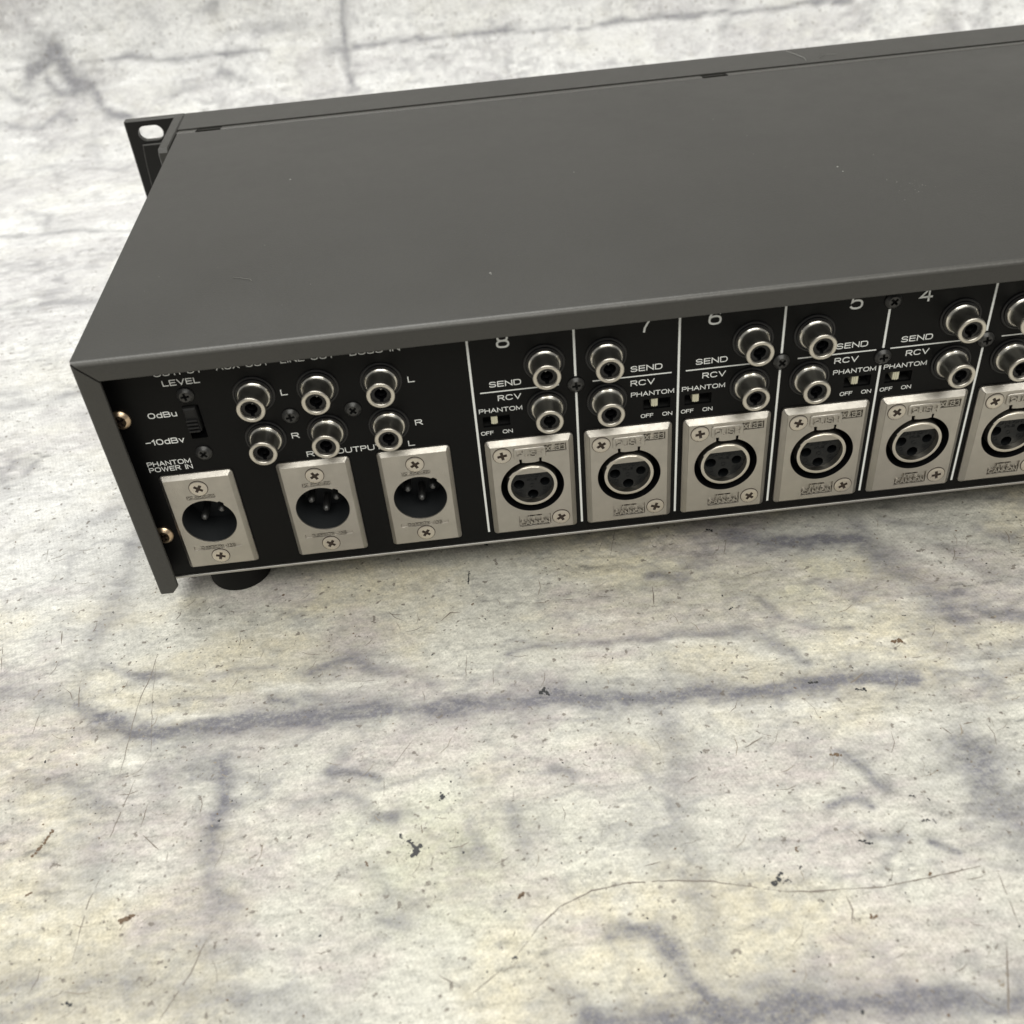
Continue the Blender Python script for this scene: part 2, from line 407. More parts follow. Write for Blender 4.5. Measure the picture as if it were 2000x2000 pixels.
LIGHTS = [
([(-248.7, 527.4), (-177.8, 522.9), (-120.3, 520.1)],2.2,0.9),
([(-59.8, 519.0), (50.6, 516.4), (122.0, 514.4), (205.2, 512.2), (285.6, 512.0)],2.2,0.9),
([(-72.4, 533.1), (-73.1, 512.2), (-68.6, 494.2)],2,0.8),
([(200.9, 512.0), (186.7, 489.7)],2.5,0.7),
([(365.3, 501.2), (365.0, 484.2)],3,0.8),
([(-236.0, 508.4), (-213.6, 514.6), (-195.2, 514.3), (-177.0, 513.4), (-149.1, 517.0)],3,0.9),
([(-213.2, 518.2), (-175.8, 524.3), (-151.9, 530.7), (-125.1, 536.7)],4,0.9),
([(-143.4, 525.3), (-126.7, 525.5)],5,0.6),
([(-302.6, 531.8), (-277.1, 531.4)],2.5,0.8),
([(-266.6, 539.5), (-251.1, 534.5), (-244.7, 529.5)],2.5,0.6),
([(-267.8, 520.2), (-260.9, 515.7), (-254.1, 511.3)],4,0.9),
([(-305.5, 505.4), (-287.5, 500.4), (-275.6, 502.0)],3,0.6),
([(-296.0, 476.7), (-277.5, 472.7)],5,0.7),
([(-261.1, 555.8), (-251.5, 550.7), (-245.9, 542.6)],3,0.6),
([(-236.3, 545.0), (-228.3, 539.1)],3,0.6),
([(-234.6, 501.3), (-231.2, 497.0), (-223.9, 492.9)],3,0.7),
([(-47.7, 517.3), (-29.4, 515.3)],2.5,0.8),
([(-59.0, 531.1), (-27.6, 531.5), (28.0, 532.9)],2,0.6),
([(-120.1, 528.4), (-83.5, 526.4)],3,0.6),
([(-238.1, 234.8), (-219.3, 230.6), (-192.9, 230.1)],4,0.5),
([(-264.9, 325.5), (-234.2, 322.4), (-203.7, 319.4)],4,0.5),
([(-126.2, -22.1), (-108.6, -33.9), (-94.7, -37.1)],2,0.7),
([(-74.2, -42.4), (-53.6, -43.3), (-37.1, -44.7)],2.5,0.6),
([(-121.3, -45.0), (-97.8, -49.5), (-73.3, -52.0)],3,0.7),
([(-123.5, -42.6), (-126.1, -37.9)],4,0.5),
([(-38.0, -35.7), (-28.0, -39.5)],2.5,0.6),
([(19.6, -40.1), (42.4, -43.6), (60.5, -44.2), (73.9, -44.0), (80.7, -49.6)],3,0.7),
([(44.1, -69.3), (62.8, -69.1), (93.0, -72.5)],5,0.6),
([(24.0, -25.5), (27.2, -27.2), (31.2, -29.1)],3,0.7),
([(87.3, -4.9), (108.9, -8.6)],3,0.4),
([(133.4, 0.4), (143.1, -14.5), (152.4, -25.6)],3,0.6),
([(129.5, -29.4), (129.8, -35.3), (136.8, -37.2)],3,0.5),
([(134.1, -62.1), (140.6, -63.7)],4,0.6),
([(148.7, -61.7), (153.5, -61.8)],3,0.7),
([(-80.2, -73.5), (-77.9, -80.2)],4,0.5),
([(-111.1, -63.5), (-105.0, -71.0)],6,0.5),
([(-120.4, -90.0), (-120.1, -97.4)],5,0.4),
([(91.4, -118.2), (95.5, -120.3)],4,0.6),
([(90.8, -86.7), (94.0, -92.6)],3,0.5),
([(24.4, -126.7), (25.2, -133.2)],5,0.6),
]
SCUFFS = {
 'dark': [([(-28.6, -106.93), (-27.88, -105.44), (-27.16, -104.26)],2.6),([(-29.97, -101.95), (-29.13, -103.03), (-28.43, -104.09)],1.6),([(-32.1, -99.87), (-31.81, -100.72)],1.4),([(-20.77, -88.34), (-20.37, -89.97)],1.7),([(-21.27, -90.37), (-21.13, -90.73)],0.5),([(86.2, -117.54), (89.09, -119.09)],1.3),([(61.23, -127.12), (62.69, -125.47), (64.06, -124.16)],2.2),([(64.43, -126.43), (65.21, -126.02)],0.9),([(69.22, -123.34), (69.78, -123.04)],1.3),([(10.0, -56.6), (11.34, -55.23), (12.56, -57.29)],2.0),([(89.15, -64.31), (91.63, -64.48)],1.4),([(102.35, -69.08), (104.58, -69.42)],1.6),([(75.53, 9.06), (77.17, 8.05)],1.6),([(73.69, -31.03), (74.75, -30.23)],1.0),([(125.81, -42.02), (126.45, -41.89)],0.8),([(104.09, -114.0), (105.5, -113.95)],1.0),([(106.88, -113.97), (107.09, -115.2)],0.7),([(103.6, -106.12), (104.89, -106.47)],0.9),([(107.92, -107.81), (108.36, -108.12)],0.9),([(79.12, -147.84), (79.27, -148.11)],1.0),([(9.61, -113.86), (9.8, -114.04)],0.7),([(13.7, -82.6), (13.97, -82.82)],0.7),([(-4.82, -138.31), (-4.14, -137.86)],1.4),([(72.43, -159.64), (72.39, -160.11)],1.4),([(-112.67, -136.03), (-111.25, -136.65)],1.3),([(-8.48, 1.01), (-8.96, -4.92)],0.9),([(-2.16, 14.56), (-2.01, 13.82)],1.6),([(-130.64, 0.84), (-130.31, 0.52)],0.8),([(-23.24, -115.61), (-23.04, -115.79)],0.7),([(-6.75, -121.09), (-6.56, -121.18)],0.6),],
 'brown': [([(119.25, -51.89), (121.8, -52.07)],2.4),([(87.34, -90.3), (90.09, -90.97)],1.9),([(-103.35, -116.34), (-102.19, -115.4), (-100.6, -114.87)],2.4),([(-132.81, -93.73), (-131.0, -91.1), (-128.81, -85.51)],1.6),([(-41.19, -106.86), (-40.73, -108.17)],0.8),([(-1.92, -122.41), (-0.46, -121.13)],1.1),([(-26.5, -97.81), (-26.11, -100.18)],0.35),([(-2.14, -122.26), (-1.05, -121.3)],1.3),([(-130.76, -105.04), (-129.79, -104.78)],1.5),([(81.71, -138.25), (83.38, -138.12)],1.6),([(69.67, -117.68), (69.71, -118.46)],1.1),([(-8.42, -15.31), (-7.96, -14.88)],1.2),],
 'line': [([(-134.08, -32.3), (-131.94, -42.36)],0.7),([(-111.35, -18.56), (-111.61, -31.24), (-113.34, -39.78), (-113.74, -50.24), (-113.52, -63.18), (-113.7, -69.78)],0.45),([(-108.79, -71.39), (-109.82, -77.62), (-111.21, -85.32), (-112.45, -93.14)],0.55),([(-103.31, -80.29), (-104.07, -87.99)],0.5),([(-111.83, -102.45), (-113.62, -109.88), (-113.93, -125.6)],0.4),([(-80.68, -123.47), (-83.33, -132.04), (-89.13, -142.94)],0.6),([(-111.15, -24.46), (-109.52, -40.35), (-105.69, -63.33), (-109.57, -71.28)],0.25),([(-5.16, -138.6), (-0.9, -134.08), (2.04, -130.65), (7.83, -126.07), (16.28, -122.79), (25.19, -121.72), (36.53, -122.45), (46.92, -124.16), (55.65, -126.76), (63.68, -129.03)],0.62),([(63.68, -129.03), (69.43, -129.77), (77.24, -130.2)],0.9),([(77.24, -130.2), (87.59, -130.88), (97.85, -130.03), (113.2, -128.34)],0.7),([(116.52, -129.89), (115.96, -138.43), (115.41, -144.54)],0.4),([(110.25, -149.2), (106.61, -157.65), (103.78, -164.55)],1.0),([(65.06, -84.83), (70.72, -81.9)],1.1),([(46.63, -93.95), (49.94, -92.2)],0.6),([(30.67, -117.54), (34.89, -116.95)],0.6),([(78.13, -5.43), (80.92, 3.11)],0.5),([(51.65, -16.21), (50.48, -24.83)],0.8),([(21.47, -17.63), (25.81, -18.09)],0.7),([(11.78, -17.95), (16.13, -18.28)],0.8),([(30.21, -18.05), (37.14, -18.67)],0.35),([(31.45, -15.45), (37.4, -11.27)],0.3),([(99.92, -66.97), (106.5, -62.75)],0.9),([(126.57, -85.27), (129.68, -85.06)],0.8),([(120.52, -85.33), (122.27, -88.41)],0.7),([(70.85, -77.15), (70.33, -78.52)],0.7),([(35.82, 2.44), (39.97, 11.62)],0.3),([(40.09, 0.34), (44.29, 15.23)],0.3),([(-34.42, -77.19), (-28.27, -68.6)],0.3),([(-37.73, -57.27), (-38.07, -61.27)],0.7),([(-18.72, -21.09), (-15.56, -17.9), (-12.52, -18.39)],0.9),([(-12.35, -24.53), (-8.04, -24.61)],0.4),([(-48.65, -42.98), (-37.92, -44.06)],0.25),([(-36.65, -80.55), (-36.7, -88.54)],0.25),([(-146.14, -5.8), (-144.82, -12.14)],0.6),([(-161.63, 33.05), (-162.53, 39.09)],0.4),([(-164.84, -10.23), (-162.02, -21.29)],0.5),([(-144.38, -49.87), (-144.02, -42.17)],0.4),([(-15.23, -145.47), (-7.65, -140.27)],0.5),([(-22.9, -140.05), (-18.86, -142.48)],0.4),([(-26.39, -97.61), (-26.28, -100.11)],0.4),([(-102.82, -90.69), (-97.53, -95.94)],1.0),([(-11.26, -37.57), (-12.03, -48.51)],0.35),([(-3.35, -44.38), (-3.63, -50.85)],0.4),([(-109.76, -70.33), (-106.8, -69.81)],0.4),([(63.61, -110.95), (64.53, -112.67)],0.4),([(48.81, -138.23), (51.13, -139.2)],0.35),([(59.61, -143.26), (61.78, -144.52)],0.3),([(122.17, -59.27), (125.4, -59.23)],0.4),([(102.53, -42.76), (100.6, -43.61)],0.35),],
}
# ================================================================ the backdrop sheet (flat, sweeping up behind)
G = -14.0
Y0, RR = 430.0, 100.0
def sheet(x, s):
    """point of the sheet at x and arc length s"""
    if s <= Y0: return (x, s, G)
    a = (s - Y0) / RR
    if a <= math.pi / 2: return (x, Y0 + RR * math.sin(a), G + RR - RR * math.cos(a))
    return (x, Y0 + RR, G + RR + (s - Y0 - RR * math.pi / 2))

rng = np.random.RandomState(11)
def vnoise(x, y, seed):
    r = np.random.RandomState(seed); T = r.rand(256, 256)
    xi = np.floor(x).astype(int); yi = np.floor(y).astype(int); fx = x - xi; fy = y - yi
    fx = fx * fx * (3 - 2 * fx); fy = fy * fy * (3 - 2 * fy)
    g = lambda a, b: T[a & 255, b & 255]
    return (g(xi, yi) * (1 - fx) + g(xi + 1, yi) * fx) * (1 - fy) + (g(xi, yi + 1) * (1 - fx) + g(xi + 1, yi + 1) * fx) * fy
def fbm(x, y, seed, octs=5, gain=0.55):
    t = 0; a = 1; n = 0
    for i in range(octs):
        t = t + a * vnoise(x * 2 ** i + 17.3 * i, y * 2 ** i - 9.1 * i, seed + i); n += a; a *= gain
    return t / n
def sstep(a, b, x): t = np.clip((x - a) / (b - a), 0, 1); return t * t * (3 - 2 * t)

def axis(stops):
    out = [stops[0][0]]
    for (a, _), (b, st) in zip(stops[:-1], stops[1:]):
        n = max(1, int(round((b - a) / st))); out += list(a + (b - a) * np.arange(1, n + 1) / n)
    return np.array(out)
gx = axis([(-1000, 0), (-450, 10), (-190, 2.4), (190, 0.95), (450, 2.4), (1000, 10)])
gs = axis([(-420, 0), (-190, 5), (120, 0.9), (330, 1.6), (600, 2.2), (880, 10)])
X, Sg = np.meshgrid(gx, gs)
nx, ns = len(gx), len(gs)

def print_fields(X, Sg):
    # everything printed on the sheet: fields over (x, arc length)
    wx = X + 7 * (fbm(X / 30, Sg / 30, 1, 4) - .5) + 3.2 * (fbm(X / 7, Sg / 7, 6, 3) - .5)
    ws = Sg + 7 * (fbm(X / 26, Sg / 26, 3, 4) - .5) + 3.2 * (fbm(X / 8, Sg / 6, 8, 3) - .5)
    def draw(lines):
        vein = np.zeros_like(X)
        for pts, w, st in lines:
            xs = [p[0] for p in pts]; ss = [p[1] for p in pts]; m = 4 * w + 6
            c0, c1 = np.searchsorted(gx, min(xs) - m), np.searchsorted(gx, max(xs) + m)
            r0, r1 = np.searchsorted(gs, min(ss) - m), np.searchsorted(gs, max(ss) + m)
            if c1 <= c0 or r1 <= r0: continue
            a, b = wx[r0:r1, c0:c1], ws[r0:r1, c0:c1]
            d = np.full(a.shape, 1e9)
            for (x0, y0), (x1, y1) in zip(pts[:-1], pts[1:]):
                ex, ey = x1 - x0, y1 - y0; L = ex * ex + ey * ey + 1e-9
                t = np.clip(((a - x0) * ex + (b - y0) * ey) / L, 0, 1)
                d = np.minimum(d, np.hypot(a - x0 - t * ex, b - y0 - t * ey))
            d = d / (w * (0.30 + 0.6 * fbm(a / 16, b / 16, 33, 3)))
            amp = .85 + .5 * sstep(.34, .62, fbm(a / 24 + 5, b / 24, 43, 4))
            amp2 = .25 + 1.1 * sstep(.36, .62, fbm(a / 18 - 8, b / 18, 47, 4))
            core = np.exp(-(d * 1.15) ** 2) * st * .72 * amp
            halo = np.exp(-(d * 0.40) ** 2) * st * 0.36 * amp2
            vein[r0:r1, c0:c1] = np.maximum(vein[r0:r1, c0:c1], np.clip(core + halo, 0, 1))
        return vein
    vein = draw(VEINS); light = draw(LIGHTS)
    # painted-brick relief of the printed photograph: short wavy strokes lying mostly along x
    r1 = np.abs(fbm(wx / 34, ws / 15, 51, 4, .5) - .5) * 2
    r2 = np.abs(fbm(wx / 17 + 40, ws / 9, 61, 3, .5) - .5) * 2
    gate = sstep(.47, .66, fbm(X / 55, Sg / 40, 71, 4))
    gate2 = sstep(.45, .62, fbm(X / 30 + 9, Sg / 24, 81, 4))
    r3 = np.abs(fbm(wx / 9 + 11, ws / 4.5, 65, 3, .55) - .5) * 2
    gate3 = sstep(.48, .66, fbm(X / 22 + 19, Sg / 16, 85, 4))
    stroke = np.clip((1 - sstep(.0, .10, r1)) * gate * .85 + (1 - sstep(0, .12, r2)) * gate2 * .65 + (1 - sstep(0, .17, r3)) * gate3 * .55, 0, 1)
    cloud = fbm(wx / 60, ws / 42, 91, 6, .6)
    rough = fbm(wx / 9, ws / 5, 101, 5, .65)
    warm = sstep(.44, .66, fbm(X / 48 + 3, Sg / 34, 111, 5, .55))
    pink = sstep(.46, .64, fbm(X / 40 - 7, Sg / 30, 121, 5, .55))
    def hmap(a, b):
        h = 1.2 * (.5 - np.abs(fbm(a / 30, b / 13, 151, 4, .55) - .5)) + .55 * (.5 - np.abs(fbm(a / 11 + 7, b / 6, 161, 3, .55) - .5)) + .9 * fbm(a / 18, b / 9, 171, 4, .6)
        return h
    emb = hmap(wx, ws) - hmap(wx + .5, ws + 1.3)
    emb = emb / (np.std(emb) + 1e-9)
    emb = emb * (.35 + 1.1 * sstep(.40, .66, fbm(X / 60 + 2, Sg / 45, 181, 4)))
    return vein, stroke, cloud, rough, warm, pink, emb, light
vein, stroke, cloud, rough_f, warm, pink, emboss, light_f = print_fields(X, Sg)
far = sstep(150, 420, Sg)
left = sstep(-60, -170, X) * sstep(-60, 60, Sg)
cool = np.clip(far + .8 * left, 0, 1)  # whiter far back and left: print tone plus brighter light tinted in
ghost = 0.55 * np.exp(-(((X + 21) / 26) ** 2 + ((Sg + 108) / 20) ** 2)) + .35 * np.exp(-(((X - 80) / 40) ** 2 + ((Sg + 20) / 14) ** 2))

a_ = np.where(Sg > Y0, np.clip((Sg - Y0) / RR, 0, math.pi / 2), 0)
Yp = np.where(Sg > Y0, Y0 + RR * np.sin(a_), Sg)
Zp = np.where(Sg > Y0, G + RR - RR * np.cos(a_) + np.clip(Sg - Y0 - RR * math.pi / 2, 0, None), G)
co = np.stack([X, Yp, Zp], -1).reshape(-1, 3) * S
idx = np.arange(nx * ns).reshape(ns, nx)
quads = np.stack([idx[:-1, :-1], idx[:-1, 1:], idx[1:, 1:], idx[1:, :-1]], -1).reshape(-1, 4)
me = bpy.data.meshes.new('backdrop')
me.vertices.add(len(co)); me.vertices.foreach_set('co', co.astype(np.float32).ravel())
me.loops.add(quads.size); me.loops.foreach_set('vertex_index', quads.astype(np.int32).ravel())
me.polygons.add(len(quads)); me.polygons.foreach_set('loop_start', np.arange(0, quads.size, 4, dtype=np.int32))
me.polygons.foreach_set('loop_total', np.full(len(quads), 4, dtype=np.int32))
me.update(calc_edges=True); me.validate()
me.polygons.foreach_set('use_smooth', [True] * len(quads))
for nm, f in (('vein', vein), ('stroke', stroke), ('cloud', cloud), ('rough', rough_f), ('warm', warm), ('pink', pink), ('cool', cool), ('ghost', ghost), ('emboss', emboss), ('light', light_f)):
    at = me.attributes.new(nm, 'FLOAT', 'POINT'); at.data.foreach_set('value', np.ascontiguousarray(f, dtype=np.float32).ravel())

M_SHEET = material('printed_backdrop', (0.6, 0.58, 0.54), 0.55, spec=0.35)
t = NT(M_SHEET)
n_mid = t.noise(170, 5, .65); n_hi = t.noise(620, 4, .65); n_str = t.noise(1, 5, .65, t.mapping((120, 300, 300), (0, 0, .12)))
grain = t.noise(1500, 3, .7)
def weave(scale, rz):
    n = t.n.new('ShaderNodeTexWave'); n.inputs['Scale'].default_value = scale; n.inputs['Distortion'].default_value = 2.5; n.inputs['Detail'].default_value = 1
    n.inputs['Detail Scale'].default_value = 3
    t.link(t.mapping((1, 1, 1), (0, 0, rz)), n.inputs['Vector']); return n.outputs['Fac']
wv = t.math('MULTIPLY', t.math('ADD', weave(290, .75), weave(250, -.35)), .5)
cool_f = t.attr('cool')
def fine_relief(sx, sy, d, det):
    a = t.noise(1, det, .6, t.mapping((sx, sy, sy), (0, 0, .1)))
    m = t.n.new('ShaderNodeMapping'); m.inputs['Scale'].default_value = (sx, sy, sy); m.inputs['Rotation'].default_value = (0, 0, .1); m.inputs['Location'].default_value = (d * .5, d, d)
    t.link(t.co, m.inputs['Vector'])
    return t.math('SUBTRACT', a, t.noise(1, det, .6, m.outputs[0]))
rel1 = fine_relief(130, 290, .32, 4); rel2 = fine_relief(420, 760, .4, 3)
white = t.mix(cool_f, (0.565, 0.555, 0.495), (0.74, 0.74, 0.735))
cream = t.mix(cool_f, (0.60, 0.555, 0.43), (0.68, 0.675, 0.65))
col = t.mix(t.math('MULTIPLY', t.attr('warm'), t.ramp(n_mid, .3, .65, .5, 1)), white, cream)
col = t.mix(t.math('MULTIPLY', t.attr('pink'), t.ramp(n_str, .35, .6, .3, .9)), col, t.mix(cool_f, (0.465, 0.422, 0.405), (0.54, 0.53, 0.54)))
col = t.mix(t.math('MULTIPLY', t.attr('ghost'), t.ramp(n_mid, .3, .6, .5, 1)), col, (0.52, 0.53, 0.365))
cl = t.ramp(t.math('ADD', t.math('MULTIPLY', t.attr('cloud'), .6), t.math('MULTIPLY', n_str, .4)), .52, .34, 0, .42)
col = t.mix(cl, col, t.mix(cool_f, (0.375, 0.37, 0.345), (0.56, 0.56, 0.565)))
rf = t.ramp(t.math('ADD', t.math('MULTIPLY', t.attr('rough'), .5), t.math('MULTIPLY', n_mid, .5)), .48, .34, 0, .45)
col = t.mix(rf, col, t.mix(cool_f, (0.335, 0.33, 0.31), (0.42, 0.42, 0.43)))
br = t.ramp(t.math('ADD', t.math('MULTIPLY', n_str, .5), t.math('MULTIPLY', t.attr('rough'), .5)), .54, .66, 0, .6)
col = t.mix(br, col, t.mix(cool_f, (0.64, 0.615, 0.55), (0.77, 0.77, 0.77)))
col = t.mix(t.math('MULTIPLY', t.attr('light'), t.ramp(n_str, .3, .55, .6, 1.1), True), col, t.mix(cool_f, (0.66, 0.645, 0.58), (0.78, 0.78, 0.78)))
stip = t.ramp(t.math('ADD', t.math('MULTIPLY', n_hi, .55), t.math('MULTIPLY', grain, .45)), .36, .58, .55, 1.12)
vv = t.math('MULTIPLY', t.attr('vein'), t.math('MULTIPLY', stip, t.ramp(n_str, .3, .6, .75, 1.1)), True)
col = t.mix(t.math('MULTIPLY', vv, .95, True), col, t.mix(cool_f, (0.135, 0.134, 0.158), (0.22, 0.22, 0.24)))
sv = t.math('MULTIPLY', t.attr('stroke'), stip)
col = t.mix(t.math('MULTIPLY', sv, .46, True), col, (0.16, 0.158, 0.18))
# dirt rubbed into the weave
dirt = t.ramp(t.noise(75, 6, .72), .54, .72, 0, .5)
col = t.mix(t.math('MULTIPLY', dirt, t.ramp(grain, .42, .6)), col, (0.26, 0.235, 0.195))
speck = t.ramp(t.noise(480, 2, .5), .66, .72, 0, .8)
col = t.mix(speck, col, (0.16, 0.14, 0.12))
tone = t.math('ADD', t.math('MULTIPLY', t.math('SUBTRACT', n_hi, .5), .5), t.math('ADD', t.math('MULTIPLY', t.math('SUBTRACT', wv, .5), .11), t.math('MULTIPLY', t.math('SUBTRACT', grain, .5), .95)))
em = t.attr('emboss')
tone = t.math('ADD', tone, t.math('MULTIPLY', em, -.048))
tone = t.math('ADD', tone, t.math('MULTIPLY', t.math('ADD', t.math('MULTIPLY', rel1, -.36), t.math('MULTIPLY', rel2, -.65)), t.ramp(cool_f, 0, 1, 1, .55)))
crack = t.math('MULTIPLY', t.ramp(t.math('ADD', t.math('MULTIPLY', em, .22), t.math('MULTIPLY', rel1, 2.2)), .6, 1.25, 0, .5), t.math('MULTIPLY', t.ramp(n_hi, .3, .55, .3, 1), t.ramp(cool_f, 0, 1, 1, .7)))
col = t.mix(crack, col, (0.17, 0.17, 0.175))
hs = t.n.new('ShaderNodeHueSaturation'); t.link(col, hs.inputs['Color']); t.link(t.math('ADD', tone, 1.0), hs.inputs['Value']); col = hs.outputs[0]
t.link(col, t.b.inputs['Base Color'])
hgt = t.math('ADD', t.math('MULTIPLY', wv, .7), grain)
t.bump(hgt, 0.35, 0.0003)
t.link(t.ramp(n_mid, .3, .7, .46, .62), t.b.inputs['Roughness'])
me.materials.append(M_SHEET)
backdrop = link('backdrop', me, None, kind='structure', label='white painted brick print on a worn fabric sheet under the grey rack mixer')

# scuffs, flecks and scratches on the sheet: irregular flat films of dried paint and dirt
def scuff_mesh():
    r = random.Random(9); mb = MB()
    def blob(cx, cs, rad, mi, asp=1.0, rot=0.0, lift=0.05):
        n = r.randint(7, 11); pts = []
        for i in range(n):
            a = 2 * math.pi * i / n; q = rad * r.uniform(.55, 1.15)
            x, y = q * math.cos(a) * asp, q * math.sin(a) / asp
            pts.append((cx + x * math.cos(rot) - y * math.sin(rot), cs + x * math.sin(rot) + y * math.cos(rot)))
        vs = [sheet(*p) for p in pts]
        mb.add([(x, y, z + lift) for x, y, z in vs], [tuple(range(n))], mi)
    def streak(pts, w, mi, lift=0.05):
        fine = []
        for (x0, y0), (x1, y1) in zip(pts[:-1], pts[1:]):
            k = max(2, int(math.hypot(x1 - x0, y1 - y0) / 1.5))
            fine += [(x0 + (x1 - x0) * i / k + r.uniform(-.12, .12), y0 + (y1 - y0) * i / k + r.uniform(-.12, .12)) for i in range(k)]
        fine.append(pts[-1]); vs = []; fs = []; N = len(fine)
        for i, (x, y) in enumerate(fine):
            a, b = fine[max(0, i - 1)], fine[min(N - 1, i + 1)]
            dx, dy = b[0] - a[0], b[1] - a[1]; L = math.hypot(dx, dy) + 1e-9
            q = w * .5 * r.uniform(.35, 1.0) * min(1, .25 + 3 * min(i, N - 1 - i) / N)
            for sg in (-1, 1):
                X_, Y_, Z_ = sheet(x - sg * dy / L * q, y + sg * dx / L * q); vs.append((X_, Y_, Z_ + lift))
        gaps = set(i for i in range(N - 1) if r.random() < .04)
        fs = [(2 * i, 2 * i + 2, 2 * i + 3, 2 * i + 1) for i in range(N - 1) if i not in gaps]
        mb.add(vs, fs, mi)
    for kind, mi in (('dark', 0), ('brown', 1)):
        for pts, w in SCUFFS[kind]:
            w *= .62
            for (x0, y0), (x1, y1) in zip(pts[:-1], pts[1:]):
                k = max(2, int(math.hypot(x1 - x0, y1 - y0) / (w * .55)) + 1)
                for i in range(k + 1):
                    f = i / k
                    blob(x0 + (x1 - x0) * f + r.gauss(0, w * .18), y0 + (y1 - y0) * f + r.gauss(0, w * .18), w * r.uniform(.32, .62), mi, r.uniform(.8, 1.4), r.uniform(0, 3), .05 + .004 * i)
                for i in range(6 if kind == 'dark' else 3):
                    f = r.random(); blob(x0 + (x1 - x0) * f + r.gauss(0, w * .9), y0 + (y1 - y0) * f + r.gauss(0, w * .9), w * r.uniform(.06, .16), mi)
    for pts, w in SCUFFS['line']: streak(pts, w * .75, 2)
    for i in range(1900):
        x = r.uniform(-200, 240); s_ = r.uniform(-175, 60)
        if s_ > 0 and -112 < x: continue
        blob(x, s_, abs(r.gauss(0, .15)) + .09, r.choice((0, 0, 1, 1, 3, 3)), r.uniform(.8, 1.6), r.uniform(0, 3), .045)
    for i in range(330):
        x = r.uniform(-190, 220); s_ = r.uniform(-172, 40); L = r.uniform(1.5, 8); a = r.choice((r.gauss(0, .5), r.gauss(1.2, .3)))
        if s_ > 0 and -112 < x: continue
        streak([(x, s_), (x + L * .5 * math.cos(a), s_ + L * .5 * math.sin(a)), (x + L * math.cos(a + .2), s_ + L * math.sin(a + .2))], r.uniform(.14, .4), r.choice((2, 3)), .048)
    mats = [material('dried_black_paint', (0.022, 0.023, 0.025), .5), material('brown_stain', (0.13, 0.085, 0.05), .6),
            material('graphite_scratch', (0.19, 0.165, 0.14), .6), material('faint_dirt', (0.27, 0.235, 0.19), .7)]
    return mb.mesh('scuff_marks', mats)
link('scuff_marks', scuff_mesh(), backdrop, kind='stuff')

# ================================================================ the rack mixer
H, D, YR = 86.75, 172.6, -7.92        # top of the cover, its front edge, its rear face
XL, XR = -109.0, 319.0
mixer = bpy.data.objects.new('rack_mixer', None); COL.objects.link(mixer)
mixer.location = (0, 0, G * S)
mixer.empty_display_size = .02
mixer['label'] = 'dark grey rack mixer lying rear side forward on the white brick print sheet'
mixer['category'] = 'audio mixer'
OFF = -G
def part(name, mb, mats, parent=None, loc=(0, 0, 0), face=True, angle=35, **props):
    """loc is (x, y, z) of the part; faces built in panel axes are stood upright"""
    me = mb if isinstance(mb, bpy.types.Mesh) else mb.mesh(name, mats, angle)
    if parent is None: return link(name, me, mixer, (loc[0], loc[1], loc[2] + OFF), FACE if face else (0, 0, 0), **props)
    return link(name, me, parent, loc, (0, 0, 0), **props)

